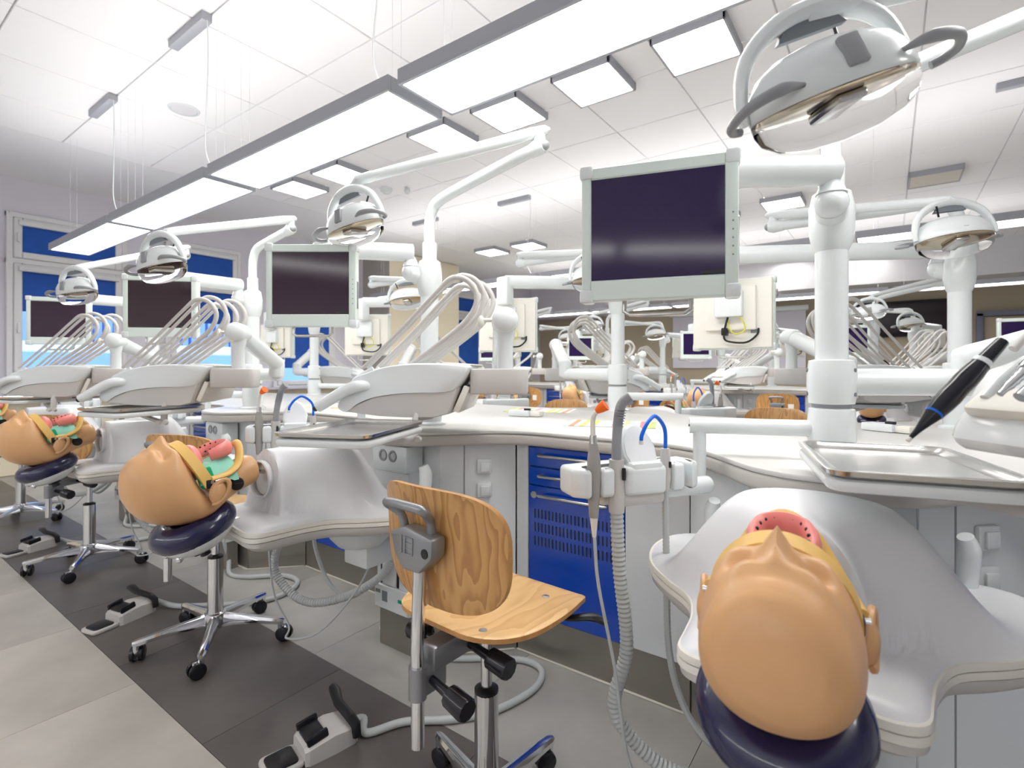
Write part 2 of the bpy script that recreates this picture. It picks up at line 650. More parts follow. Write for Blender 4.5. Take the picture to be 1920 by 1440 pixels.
def pendant(x0, x1, y, label, cables=True):
    w, h = 0.254, 0.05
    xc, L = (x0 + x1) / 2, (x1 - x0) - 0.045
    t = Thing('pendant_light', (xc, y, LZ))
    f = MB()
    e = 0.012
    f.box((xc, y - w / 2 + e / 2, LZ + h / 2), (L, e, h), 0.001, 1).box((xc, y + w / 2 - e / 2, LZ + h / 2), (L, e, h), 0.001, 1)
    f.box((xc - L / 2 + e / 2, y, LZ + h / 2), (e, w - 2 * e, h), 0.001, 1).box((xc + L / 2 - e / 2, y, LZ + h / 2), (e, w - 2 * e, h), 0.001, 1)
    f.box((xc, y, LZ + h - 0.004), (L - 2 * e, w - 2 * e, 0.006))
    t.part('frame', f, 'frame_grey')
    t.part('diffuser', MB().box((xc, y, LZ + 0.007), (L - 2 * e, w - 2 * e, 0.004)), 'light_on')
    t.part('uplight_diffuser', MB().box((xc, y, LZ + h - 0.0005), (L - 2 * e, w - 2 * e, 0.002)), 'uplight')
    for sx in (-0.42, 0.42):
        for sy in (-0.02, 0.02):
            t.part('suspension_wire', MB().cyl((xc + sx * L, y + sy, LZ + h), (xc + sx * L, y + sy, ZC), 0.0006, n=6), 'grid_grey')
    cx = xc + 0.5
    if cables:
        t.part('power_cable', MB().tube([(cx, y - 0.05, ZC - 0.04), (cx + 0.01, y - 0.05, 2.55), (cx - 0.03, y - 0.04, 2.3), (cx - 0.06, y - 0.03, 2.1), (cx + 0.0, y, LZ + h)], 0.0028, 6, 6), 'white')
        c = t.part('ceiling_canopy', MB().box((cx - 0.2, y - 0.05, ZC - 0.02), (0.4, 0.05, 0.045), 0.004), 'frame_grey')
    t.tag(label, 'lamp', 'pendant lights hung in rows below the ceiling')


place = ['farthest, by the window', 'second from the window', 'third from the window', 'running out of the top edge', 'outside the right edge']
for k in range(5):
    pendant(-5.20 + 1.305 * k, -5.20 + 1.305 * (k + 1), 1.245, 'long flat pendant light of the front row, ' + place[k])
nm = ['first', 'second', 'third', 'fourth', 'fifth', 'sixth']
for k in range(5):
    pendant(-5.43 + 1.305 * k, -5.43 + 1.305 * (k + 1), 4.45, 'long flat pendant light of the middle row, %s from the left' % nm[k])
for k in range(5):
    pendant(-5.2 + 1.305 * k, -5.2 + 1.305 * (k + 1), 7.6, 'long flat pendant light of the rear row, %s from the left' % nm[k], False)

for k in range(5):  # unseen extra row, added to brighten the surfaces facing the camera
    pendant(-5.2 + 1.305 * k, -5.2 + 1.305 * (k + 1), -1.95, 'long flat pendant light added as unseen fill behind the camera, %s from the window' % nm[k])
pan = None
rows = [(2.86, [-0.84, -1.46, -2.10, -2.72, -3.96, -4.62], 'front'), (6.1, [0.34, -0.9, -1.55, -4.14, -4.8], 'middle'), (9.2, [-0.3, -1.3, -2.6], 'rear')]
for y, xs, nmr in rows:
    for i, x in enumerate(xs):
        off = (nmr == 'middle' and i == 0)
        t = Thing('ceiling_panel', (x, y, 2.73))
        f = MB()
        s, e = 0.385, 0.014
        for sx, sy, dx, dy in ((0, -1, s, e), (0, 1, s, e), (-1, 0, e, s), (1, 0, e, s)):
            f.box((x + sx * (s - e) / 2, y + sy * (s - e) / 2, 2.745), (dx, dy, 0.05), 0.002, 1)
        t.part('frame', f, 'frame_grey')
        t.part('diffuser', MB().box((x, y, 2.727), (s - 2 * e, s - 2 * e, 0.006)), 'panel_off' if off else 'panel_on')
        lab = 'square ceiling panel switched off, grey framed' if off else 'square lit ceiling panel of the %s line, %s from the right' % (nmr, nm[i])
        t.tag(lab, 'lamp', None if off else 'square ceiling panels')
sp = Thing('ceiling_speaker', (-3.9, 1.55, ZC))
sp.part('grille', MB().lathe([(0.0001, -0.006), (0.075, -0.006), (0.08, -0.002)], (-3.9, 1.55, ZC), 28), 'grid_grey')
sp.part('ring', MB().lathe([(0.078, -0.001), (0.08, -0.008), (0.094, -0.006), (0.096, 0)], (-3.9, 1.55, ZC), 28), 'white')
sp.tag('round white ceiling loudspeaker grille above the pendant row', 'speaker')
sd = Thing('smoke_detector', (-3.95, 3.45, ZC))
sd.part('body', MB().lathe([(0.06, 0), (0.055, -0.03), (0.035, -0.05), (0.001, -0.055)], (-4.0, 3.4, ZC), 20), 'white')
sd.part('camera_eye', MB().ball((-3.83, 3.52, ZC - 0.03), 0.03).ball((-3.81, 3.49, ZC - 0.045), 0.012), 'white')
sd.tag('small white detector on the ceiling beside the arm of a lamp', 'detector')

# ------------------------------------------------------------------ benches
PITCH, XF, YF, XO, YO, DB = 1.31, -0.108, 1.416, 0.204, 2.43, 4.28
WT = 0.785                                    # worktop height


def worktop(name, xs_front, xs_back, dy, x0, x1, label):
    front = [(x0, YF + dy + 0.045)]
    for xs in sorted(xs_front):
        front += [(xs - 0.34, YF + dy + 0.045), (xs - 0.10, YF + dy - 0.235), (xs + 0.12, YF + dy - 0.235), (xs + 0.36, YF + dy + 0.045)]
    front.append((x1, YF + dy + 0.045))
    back = [(x1, YO + dy - 0.045)]
    for xs in sorted(xs_back, reverse=True):
        back += [(xs + 0.34, YO + dy - 0.045), (xs + 0.10, YO + dy + 0.235), (xs - 0.12, YO + dy + 0.235), (xs - 0.36, YO + dy - 0.045)]
    back.append((x0, YO + dy - 0.045))
    poly = fillet(front + back, 0.13, 5)
    t = Thing(name, ((x0 + x1) / 2, 1.92 + dy, WT - 0.045))
    t.part('top', MB().prism(poly, WT - 0.012, WT, 0.004), 'worktop')
    t.part('edge_band', MB().prism(poly, WT - 0.05, WT - 0.0115, 0.010, seg=3), 'worktop_edge')
    t.tag(label, 'worktop')


worktop('worktop', [XF - PITCH * k for k in range(-1, 4)], [XO - PITCH * k for k in range(-1, 4)], 0, -4.85, 1.9, 'white wavy worktop of the front bench')
worktop('worktop', [XF - PITCH * k for k in range(-1, 4)], [XO - PITCH * k for k in range(-1, 4)], DB, -4.85, 2.0, 'white wavy worktop of the second bench behind')


def panel(mb, p0, p1, z0, z1, th=0.018, gap=0.0015, bev=0.002):
    a, b = Vector(p0), Vector(p1)
    d = b - a
    ang = math.atan2(d.y, d.x)
    c = (a + b) / 2
    n = Vector((-d.y, d.x)).normalized()           # towards the bench inside
    c = c + n * th / 2
    return mb.box((c.x, c.y, (z0 + z1) / 2), (d.length - 2 * gap, th, z1 - z0), bev, 1, Matrix.Rotation(ang, 4, 'Z'))


PZ = 0.142                                    # plinth height
ZT = WT - 0.05


def switch(t, par, p, ang, z):
    """square rocker socket on a panel"""
    M = Matrix.Translation((p[0], p[1], z)) @ Matrix.Rotation(ang, 4, 'Z')
    a = MB().box((0, -0.005, 0), (0.052, 0.012, 0.052), 0.005).xf(M)
    s = t.part('socket_plate', a, 'white', par)
    t.part('rocker', MB().box((0.003, -0.013, -0.002), (0.034, 0.008, 0.036), 0.004).xf(M), 'white', s)


def corner_cabinet():
    t = Thing('bench_cabinet', (0, 0.1, 0))
    P = [(-0.352, 0.085), (-0.155, -0.11), (0.155, -0.11), (0.346, 0.085)]
    for i in range(3):
        a, b = Vector(P[i]), Vector(P[i + 1])
        pn = t.part('panel', panel(MB(), a, b, PZ, ZT), 'white_panel')
        pl = t.part('plinth', panel(MB(), a + Vector((0, 0.006)), b + Vector((0, 0.006)), 0.0, PZ - 0.002), 'plinth')
        t.part('floor_joint', panel(MB(), a - Vector((0, 0.004)), b - Vector((0, 0.004)), 0.0, 0.004, 0.012), 'joint', pl)
        if i == 2:
            m = a + (b - a) * 0.58
            ang = math.atan2(b.y - a.y, b.x - a.x)
            for z in (0.655, 0.572):
                switch(t, pn, m, ang, z)
            t.part('seam', panel(MB(), a + (b - a) * 0.32 - Vector((0, 0.0015)), a + (b - a) * 0.335 - Vector((0, 0.0015)), PZ, ZT, 0.004, 0, 0), 'mid_grey', pn)
    return t


def drawer_cabinet():
    t = Thing('drawer_cabinet', (-0.73, 0.2, 0))
    y = 0.085
    x0, x1 = -0.912, -0.552
    t.part('body', MB().box(((x0 + x1) / 2, y + 0.16, (ZT + PZ) / 2), (x1 - x0 - 0.004, 0.28, ZT - PZ - 0.004)), 'white_panel')
    t.part('top_rail', panel(MB(), (x0, y), (x1, y), 0.728, ZT), 'white_panel')
    cx = (x0 + x1) / 2
    for z0, z1, nmx, hz in ((0.660, 0.727, 'drawer', 0.702), (0.595, 0.657, 'drawer', 0.632), (PZ, 0.592, 'door', 0.565)):
        d = t.part(nmx, panel(MB(), (x0, y), (x1, y), z0, z1, 0.02, 0.002, 0.002), 'blue')
        h = MB().tube([(cx - 0.125, y, hz), (cx - 0.125, y - 0.022, hz), (cx - 0.12, y - 0.026, hz), (cx + 0.12, y - 0.026, hz), (cx + 0.125, y - 0.022, hz), (cx + 0.125, y, hz)], 0.0055, 10)
        t.part('handle', h, 'steel', d)
        if nmx == 'door':
            v = MB()
            for r in range(3):
                for c in range(22):
                    v.box((x0 + 0.028 + c * 0.0143, y - 0.0002, 0.497 - r * 0.047), (0.0052, 0.0016, 0.031), 0.0006, 1)
            t.part('vent_slots', v, 'black', d, kind='stuff')
            t.part('lock', MB().lathe([(0.0001, 0), (0.012, 0), (0.013, 0.004), (0.013, 0.012)], (x0 + 0.026, y - 0.006, 0.562), 16, RX(-90)), 'steel', d)
    t.part('side_panel', panel(MB(), (x1, y), (-0.352, y), PZ, ZT), 'white_panel')
    t.part('side_panel', panel(MB(), (-0.964, y), (x0, y), PZ, ZT), 'white_panel')
    pl = t.part('plinth', panel(MB(), (-0.964, y + 0.006), (-0.352, y + 0.006), 0, PZ - 0.002), 'plinth')
    t.part('floor_joint', panel(MB(), (-0.964, y - 0.002), (-0.352, y - 0.002), 0, 0.004, 0.012), 'joint', pl)
    return t


def media_box():
    """white supply box in front of the bench nose, black guide slots, outlet pair at the top"""
    t = Thing('supply_box', (0, -0.16, 0.14))
    b = t.part('housing', MB().box((0, -0.150, 0.43), (0.17, 0.066, 0.59), 0.008), 'white_panel')
    t.part('top_cover', MB().box((0, -0.158, 0.682), (0.178, 0.082, 0.096), 0.010), 'white', b)
    for sx in (-0.055, 0.03):
        t.part('guide_slot', MB().box((sx, -0.184, 0.36), (0.009, 0.003, 0.26)), 'black', b)
    t.part('slot_cover', MB().box((-0.012, -0.186, 0.36), (0.072, 0.006, 0.26), 0.002, 1), 'white_matte', b)
    t.part('lower_rail', MB().box((0, -0.187, 0.185), (0.172, 0.010, 0.085), 0.003, 1), 'white', b)
    t.part('rating_plate', MB().box((-0.03, -0.193, 0.19), (0.026, 0.002, 0.036)), 'plate_grey', b)
    t.part('rating_plate', MB().box((-0.066, -0.193, 0.202), (0.024, 0.002, 0.012)), 'plate_grey', b)
    t.part('status_display', MB().box((0.05, -0.193, 0.19), (0.02, 0.002, 0.012)), 'green', b)
    for sx in (-0.03, 0.02):
        o = t.part('outlet', MB().lathe([(0.0001, 0.0), (0.012, 0.0), (0.015, 0.003), (0.02, 0.003), (0.021, 0.0)], (sx, -0.199, 0.692), 20, RX(90)), 'mid_grey', b)
    t.part('plinth', MB().box((0, -0.144, 0.068), (0.165, 0.05, 0.136)), 'plinth')
    # grey corrugated guide hoses tucked behind
    t.part('hose_bundle', MB().box((-0.105, -0.15, 0.52), (0.03, 0.05, 0.12), 0.012), 'plate_grey', b)
    return t


FRONT = ['right foreground station', 'second front station', 'third front station', 'farthest front station by the windows']
RANK = ['first', 'second', 'third', 'fourth', 'fifth']


def spread_things(builder, noun, cat, group, opp=True, last=4):
    """one original at station 0, clones at the other stations; returns list of (root, station matrix)"""
    t = builder()
    put(t.root, SM(XF, YF))
    tag(t.root, '%s, %s' % (noun, FRONT[0]), cat, group)
    for k in [-1] + list(range(1, last)):
        c = put(clone(t.root), SM(XF - PITCH * k, YF))
        tag(c, '%s, %s' % (noun, FRONT[k] if k > 0 else 'front bench past the right edge'), cat, group)
    if opp:
        for k in range(4):
            c = put(clone(t.root), SM(XO - PITCH * k, YO, pi))
            tag(c, '%s, front bench far side, %s from right' % (noun, RANK[k]), cat, group)
    if True:
        for k in range(-1, last):
            c = put(clone(t.root), SM(XF - PITCH * k, YF + DB))
            tag(c, '%s, second bench near side, %s from right' % (noun, RANK[k + 1]), cat, group)


spread_things(corner_cabinet, 'white angled bench panels with sockets', 'cabinet', 'angled bench panels')
spread_things(drawer_cabinet, 'blue drawer cabinet under the worktop', 'cabinet', 'blue drawer cabinets', last=3)
spread_things(media_box, 'white supply box at the bench', 'supply box', 'supply boxes', opp=False)
# closed ends of the benches
for dy, nmq in ((0, 'front bench'), (DB, 'second bench')):
    e = Thing('bench_end', (-4.8, 1.92 + dy, 0))
    e.part('panel', MB().box((-4.8, 1.923 + dy, (ZT + PZ) / 2), (0.03, 0.84, ZT - PZ), 0.002, 1), 'white_panel')
    e.part('plinth', MB().box((-4.8, 1.923 + dy, PZ / 2), (0.02, 0.8, PZ)), 'plinth')
    e.part('panel', panel(MB(), (-4.8, YF + dy + 0.085), (XF - 3 * PITCH - 0.352, YF + dy + 0.085), PZ, ZT), 'white_panel')
    e.part('plinth', panel(MB(), (-4.8, YF + dy + 0.091), (XF - 3 * PITCH - 0.352, YF + dy + 0.091), 0, PZ - 0.002), 'plinth')
    e.tag('white end panel of the %s near the windows' % nmq, 'panel')

# ------------------------------------------------------------------ unit posts
def post(ba, mpos):
    """ba: direction of the monitor bracket in degrees; mpos: point behind the monitor where the arm ends"""
    t = Thing('unit_post', (0, 0, WT))
    t.part('foot', MB().lathe([(0.062, WT), (0.062, WT + 0.008), (0.05, WT + 0.014)], n=24), 'white')
    b = t.part('lower_block', MB().lathe([(0.046, WT + 0.012), (0.050, WT + 0.05), (0.050, 0.875), (0.047, 0.905), (0.040, 0.908)], n=28), 'white')
    t.part('gasket', MB().lathe([(0.041, 0.907), (0.041, 0.917)], n=24), 'mid_grey')
    c = t.part('collar', MB().lathe([(0.041, 0.916), (0.047, 0.918), (0.051, 0.95), (0.051, 0.985), (0.047, 1.017), (0.035, 1.02)], n=28), 'white')
    for a in (200, 340):
        for z in (0.94, 0.995):
            t.part('screw', MB().cyl((0.047 * cos(radians(a)), 0.047 * sin(radians(a)), z), (0.0525 * cos(radians(a)), 0.0525 * sin(radians(a)), z), 0.0045, n=8), 'plate_grey', c)
    t.part('tube', MB().cyl((0, 0, 1.015), (0, 0, 1.30), 0.034, n=28), 'white')
    h = t.part('head_collar', MB().lathe([(0.034, 1.27), (0.041, 1.285), (0.047, 1.32), (0.047, 1.37), (0.040, 1.405), (0.029, 1.412)], n=28), 'white')
    t.part('upper_sleeve', MB().lathe([(0.027, 1.40), (0.027, 1.475), (0.021, 1.48)], n=24), 'white')
    d = Vector((cos(radians(ba)), sin(radians(ba)), 0))
    p = d * 0.07
    k = t.part('bracket', MB().tube([(0, 0, 1.345), p + Vector((0, 0, 1.36))], [0.034, 0.032], 20), 'white')
    t.part('knuckle', MB().ball(p + Vector((0, 0, 1.365)), 0.035), 'white', k)
    t.part('cone', MB().lathe([(0.032, 1.385), (0.018, 1.418), (0.008, 1.43)], (p.x, p.y, 0), 20), 'white', k)
    e = Vector((mpos[0], mpos[1], 1.425))
    s = p + (p - e).normalized() * 0.03
    t.part('monitor_arm', MB().tube([(s.x, s.y, 1.438), (e.x, e.y, 1.425)], 0.033, 24), 'white')
    t.part('arm_mount', MB().box((e.x, e.y, 1.38), (0.07, 0.06, 0.14), 0.012), 'white')
    return t


def monitor(screen='screen_violet'):
    """own frame: centre of the panel at the origin, screen towards -y"""
    W, H = 0.30, 0.275
    t = Thing('monitor', (0, 0.0, 0))
    l, r, tp, bt = 0.020, 0.024, 0.025, 0.042
    f = MB()
    f.box((-W / 2 + l / 2, 0, 0), (l, 0.03, H), 0.004).box((W / 2 - r / 2, 0, 0), (r, 0.03, H), 0.004)
    f.box(((l - r) / 2, 0, H / 2 - tp / 2), (W - l - r + 0.004, 0.029, tp), 0.003, 1).box(((l - r) / 2, 0, -H / 2 + bt / 2), (W - l - r + 0.004, 0.029, bt), 0.003, 1)
    fr = t.part('bezel', f, 'mint_frame')
    t.part('screen', MB().box(((l - r) / 2, -0.009, (bt - tp) / 2), (W - l - r, 0.004, H - tp - bt)), screen)
    t.part('sticker', MB().box((W / 2 - r - 0.022, -0.0115, -H / 2 + bt + 0.005), (0.042, 0.002, 0.007)), 'black')
    for i in range(6):
        t.part('button', MB().cyl((W / 2 - 0.01, -0.0148, 0.02 - 0.016 * i), (W / 2 - 0.01, -0.0158, 0.02 - 0.016 * i), 0.0018, n=8), 'mid_grey', fr)
    t.part('port_strip', MB().box((W / 2 + 0.0005, 0.005, -0.03), (0.002, 0.012, 0.09)), 'plate_grey', fr)
    for sx in (-1, 1):
        for sz in (-1, 1):
            t.part('corner_cap', MB().box((sx * (W / 2 - 0.010), 0.0, sz * (H / 2 - 0.010)), (0.028, 0.038, 0.028), 0.006), 'white')
    bk = t.part('back_shell', MB().box((0, 0.026, 0.0), (W - 0.01, 0.03, H - 0.01), 0.006), 'cream_white')
    t.part('back_recess', MB().box((0, 0.048, 0.02), (W * 0.62, 0.022, H * 0.62), 0.008), 'cream_white', bk)
    t.part('mount_plate', MB().box((0, 0.072, 0.035), (0.10, 0.04, 0.10), 0.006), 'white', bk)
    t.part('rating_plate', MB().box((-0.085, 0.0425, -0.07), (0.026, 0.002, 0.014)), 'plate_grey', bk)
    t.part('power_cable', MB().tube([(0.0, 0.07, 0.0), (0.012, 0.075, -0.05), (0.02, 0.06, -0.095), (-0.005, 0.055, -0.11), (-0.06, 0.055, -0.112), (-0.095, 0.05, -0.085), (-0.10, 0.046, -0.06)], 0.004, 8, 5), 'black')
    t.part('earth_wire', MB().tube([(-0.012, 0.075, 0.0), (-0.05, 0.075, -0.03), (-0.055, 0.065, -0.065), (-0.025, 0.06, -0.08), (0.0, 0.06, -0.062), (0.005, 0.06, -0.03)], 0.0025, 6, 5), 'yellow_wire')
    t.part('plug', MB().box((0.018, 0.058, -0.07), (0.022, 0.03, 0.03), 0.004), 'black')
    hx = 0.065
    t.part('handle', MB().tube([(-hx, 0.01, -H / 2 + 0.005), (-hx, 0.004, -H / 2 - 0.022), (-hx + 0.012, 0.0, -H / 2 - 0.030), (hx - 0.012, 0.0, -H / 2 - 0.030), (hx, 0.004, -H / 2 - 0.022), (hx, 0.01, -H / 2 + 0.005)], 0.0048, 10), 'steel')
    return t


# ------------------------------------------------------------------ operating lamps
def op_lamp(E, J, C, ang, roll, pitch=0.0):
    """E elbow, J beam end, C lamp head centre (station frame); ang: yaw of the long axis, roll: tilt of the long axis"""
    E, J, C = Vector(E), Vector(J), Vector(C)
    t = Thing('operating_lamp', (0, 0, 1.475))
    h = Vector((E.x, E.y, 0)).normalized()
    zb = min(1.60, E.z - 0.03)
    t.part('bent_arm', MB().tube([(0, 0, 1.47), (0, 0, zb - 0.06), h * 0.012 + Vector((0, 0, zb - 0.01)), h * 0.05 + Vector((0, 0, zb + 0.028)), E.lerp(Vector((0, 0, zb)), 0.62) + Vector((0, 0, 0.016)), E], 0.0205, 16, 6), 'white')
    jt = t.part('elbow', MB().tube([E - (E - Vector((0, 0, zb))).normalized() * 0.04, E, E + h * 0.02], [0.021, 0.027, 0.02], 18), 'white')
    t.part('elbow_cap', MB().ball(E + h * 0.016, 0.021, sc=(0.9, 0.9, 0.8)), 'mid_grey', jt)
    E2 = E + Vector((0, 0, 0.048))
    t.part('elbow_pin', MB().cyl(E, E2, 0.02, 0.018), 'white', jt)
    dv = (J - E2).normalized()
    bm_ = t.part('beam', MB().tube([E2 + dv * 0.045, J - dv * 0.045], [0.0195, 0.0165], 16), 'white')
    t.part('beam_knuckle', MB().tube([E2 - dv * 0.035, E2 - dv * 0.02, E2 + dv * 0.03, E2 + dv * 0.085], [0.006, 0.019, 0.024, 0.017], 16, flat=0.8), 'white', bm_)
    t.part('beam_knuckle', MB().tube([J - dv * 0.085, J - dv * 0.03, J + dv * 0.015, J + dv * 0.028], [0.0165, 0.021, 0.019, 0.006], 16, flat=0.8), 'white', bm_)
    M = Matrix.Translation(C) @ RZ(ang) @ RY(-roll) @ RX(pitch)
    top = M @ Vector((0, 0.01, 0.118))
    t.part('stem', MB().cyl(J, top, 0.0155, 0.014), 'white')
    yk = t.part('yoke', MB().tube([(-0.122, 0.01, 0.0), (-0.120, 0.01, 0.03), (-0.095, 0.01, 0.085), (-0.035, 0.01, 0.118), (0.035, 0.01, 0.118), (0.095, 0.01, 0.085), (0.120, 0.01, 0.03), (0.122, 0.01, 0.0)], [0.007, 0.009, 0.011, 0.014, 0.014, 0.011, 0.009, 0.007], 12, 4, flat=1.3).xf(M), 'white')
    t.part('yoke_web', MB().prism([(-0.05, 0.09), (0.05, 0.09), (0.03, 0.115), (-0.03, 0.115)], -0.016, -0.004, M=RX(90)).xf(M), 'plate_grey', yk)
    n = 40
    a, b = 0.118, 0.066

    def ring(f, w, fb=None):
        return [Vector((a * f * cos(2 * pi * j / n), b * (fb or f) * sin(2 * pi * j / n), w)) for j in range(n)]
    hs = t.part('housing', MB().loft([ring(0.985, -0.004), ring(1.0, 0.0), ring(0.985, 0.014, 0.98), ring(0.93, 0.032, 0.92), ring(0.80, 0.051, 0.77), ring(0.58, 0.065, 0.53), ring(0.3, 0.072, 0.27), ring(0.02, 0.074)]).xf(M), 'white')
    t.part('reflector', MB().loft([ring(0.965, -0.0045), ring(0.9, 0.012), ring(0.7, 0.026), ring(0.4, 0.033), ring(0.02, 0.036)], caps=False).xf(M), 'bronze', hs)
    t.part('shade_plate', MB().loft([ring(0.97, -0.0052), ring(0.86, -0.008), ring(0.6, -0.010), ring(0.3, -0.0105), ring(0.02, -0.0105)], caps=False).xf(M), 'bronze', hs)
    t.part('bulb_shield', MB().box((0, 0, -0.016), (0.04, 0.075, 0.012), 0.004).xf(M), 'steel', hs)
    t.part('lens', MB().loft([ring(0.99, -0.005), ring(0.98, -0.020), ring(0.92, -0.036), ring(0.74, -0.052), ring(0.42, -0.062), ring(0.02, -0.065)]).xf(M), 'clear', hs)
    t.part('grip_patch', MB().box((0, -0.0600, 0.034), (0.028, 0.010, 0.044), 0.003, M=RX(-16)).xf(M), 'mid_grey', hs)
    for s in (-1, 1):
        t.part('handle', MB().tube([(s * 0.066, -0.052, 0.014), (s * 0.10, -0.06, 0.016), (s * 0.14, -0.052, 0.010), (s * 0.158, -0.03, 0.0), (s * 0.152, -0.01, -0.006), (s * 0.138, -0.004, -0.008)], [0.003, 0.0085, 0.0075, 0.0065, 0.0062, 0.0058], 10, 5).xf(M), 'mid_grey', hs)
    t.part('switch', MB().cyl((0.05, 0.03, 0.068), (0.06, 0.045, 0.10), 0.003, n=8).xf(M), 'black', hs)
    t.part('vent', MB().lathe([(0.0001, 0.0), (0.018, 0.0), (0.02, -0.003)], (0.0, 0.056, 0.03), 16, RX(-60)).xf(M), 'plate_grey', hs)
    return t


# ------------------------------------------------------------------ delivery consoles
UP = [(-0.715, 0.898), (-0.693, 0.935), (-0.665, 0.974), (-0.635, 0.985), (-0.561, 1.006), (-0.462, 1.015), (-0.352, 1.013), (-0.296, 1.004), (-0.328, 0.957), (-0.361, 0.938), (-0.496, 0.934), (-0.598, 0.922), (-0.658, 0.901), (-0.687, 0.883)]
LO = [(-0.690, 0.884), (-0.583, 0.873), (-0.496, 0.870), (-0.407, 0.871), (-0.361, 0.881), (-0.330, 0.950), (-0.361, 0.94), (-0.496, 0.936), (-0.598, 0.924), (-0.658, 0.903)]


def console(pil=(0.41, -0.15), yaw=0.0, xl=-0.255, J=(0.27, 0.10), tray_c=(0.30, -0.60), tray_a=25.0, handles=(1, -1), lift=0.0):
    """pil: pillar position, yaw: turn of the console about the pillar, J: joint of the swing arm"""
    t = Thing('delivery_console', (0, 0, 0.967))
    x0, x1 = xl, 0.04
    OYC = 0.195                                            # profile tables are written with the pillar at y = -0.15
    B = Matrix.Translation((pil[0], pil[1], lift)) @ RZ(yaw)

    def zz(z):
        return 1.015 - (1.015 - z) * 1.15

    def sect(P, xs, ins):
        cy = sum(p[0] for p in P) / len(P); cz = sum(p[1] for p in P) / len(P)
        return [[B @ Vector((x, cy + (p[0] - cy) * k + OYC, zz(cz + (p[1] - cz) * k))) for p in P] for x, k in zip(xs, ins)]
    upc = [tuple(p) for p in catmull([Vector((p[0], p[1], 0)) for p in UP], 3, True)]
    xm = (x0 + x1) / 2
    up = t.part('upper_shell', MB().loft(sect(upc, [x0, x0 + 0.003, x0 + 0.012, xm, x1 - 0.012, x1 - 0.003, x1], [0.93, 0.97, 1.0, 1.0, 1.0, 0.97, 0.93])), 'white')
    t.part('lower_shell', MB().loft(sect(LO, [x0 + 0.006, x0 + 0.016, x1 - 0.014, x1 - 0.005], [0.95, 1, 1, 0.96])), 'taupe')
    t.part('rear_panel', MB().box((xm, -0.175, 0.905), (x1 - x0 - 0.03, 0.02, 0.085), 0.004, M=RX(-24)).xf(B @ Matrix.Translation((0, OYC - 0.15, 0))), 'cream_white')
    fl = t.part('instrument_ledge', MB().box((xm, -0.522, 0.940), (x1 - x0 - 0.03, 0.085, 0.022), 0.008, M=RX(38)).xf(B @ Matrix.Translation((0, OYC - 0.15, 0))), 'cream_white')
    for i in range(5):
        x = x0 + 0.035 + i * (x1 - x0 - 0.071) / 4
        t.part('instrument_rest', MB().tube([(x, -0.545, 0.935), (x, -0.51, 0.968), (x, -0.46, 0.998)], [0.006, 0.009, 0.008], 12, 3).xf(B @ Matrix.Translation((0, OYC - 0.15, 0))), 'white', fl)
    for s in handles:
        xx = x1 - 0.004 if s > 0 else x0 + 0.004
        hd = t.part('handle', MB().tube([(xx - s * 0.01, -0.465, 0.944), (xx + s * 0.018, -0.490, 0.945), (xx + s * 0.022, -0.53, 0.930), (xx + s * 0.022, -0.615, 0.880)], [0.016, 0.0175, 0.0175, 0.0165], 16, 5).xf(B @ Matrix.Translation((0, OYC - 0.15, 0))), 'white')
        t.part('handle_plug', MB().cyl((xx + s * 0.022, -0.614, 0.8805), (xx + s * 0.022, -0.626, 0.873), 0.010, 0.008).xf(B @ Matrix.Translation((0, OYC - 0.15, 0))), 'black', hd)
    for i in range(5):
        x = x0 + 0.035 + i * (x1 - x0 - 0.071) / 4
        q = 1 - 0.025 * ((i * 2) % 5)
        P = [(-0.655, 1.0), (-0.52, 1.13), (-0.40, 1.255), (-0.345, 1.30), (-0.29, 1.287), (-0.262, 1.23), (-0.30, 1.155), (-0.42, 1.06), (-0.50, 1.005)]
        P = [(x, -0.50 + (p[0] + 0.50) * q + 0.15, 1.0 + (p[1] - 1.0) * q) for p in P]
        t.part('hose_arm', MB().tube(P, [0.0055, 0.006, 0.0065, 0.009, 0.009, 0.009, 0.009, 0.008, 0.0075], 10, 5).xf(B @ Matrix.Translation((0, OYC - 0.15, 0))), 'taupe')
    t.part('touch_pad', MB().box((xm, -0.195, 1.012), (0.19, 0.10, 0.006), 0.003, M=RX(-4)).xf(B @ Matrix.Translation((0, OYC - 0.15, 0))), 'cream_white', up)
    # holder block, pillar, elbow, spring arm, swing arm
    t.part('holder_block', MB().prism(fillet([(x1 - 0.20, -0.115), (x1 - 0.005, -0.105), (x1 + 0.005, 0.07), (x1 - 0.10, 0.07)], 0.03), 0.920, 0.998, 0.008).xf(B), 'taupe')
    px, py = pil
    t.part('pillar', MB().tube([(px, py, 0.99 + lift), (px, py, 1.08 + lift), (px, py, 1.13 + lift)], [0.026, 0.024, 0.035], 20), 'white')
    Jv = Vector((J[0], J[1], 0))
    d = (Jv - Vector((px, py, 0))).normalized()
    E0 = Vector((px, py, 1.145 + lift)) - d * 0.03
    t.part('elbow', MB().capsule(E0, Vector((px, py, 1.14 + lift)) + d * 0.03, 0.040, 20), 'white')
    side = Vector((-d.y, d.x, 0))
    t.part('clamp_knob', MB().cyl(E0 + side * 0.03 + d * 0.02, E0 + side * 0.068 + d * 0.02, 0.006).ball(E0 + side * 0.072 + d * 0.02 + Vector((0, 0, -0.005)), 0.014, sc=(0.7, 0.7, 1.4)), 'cream_white')
    t.part('spring_arm', MB().tube([Vector((px, py, 1.14 + lift)) + d * 0.02, Vector((J[0], J[1], 1.02))], [0.036, 0.034], 20), 'white')
    t.part('joint', MB().capsule((J[0], J[1], 0.962), (J[0], J[1], 1.03), 0.036, 20), 'white')
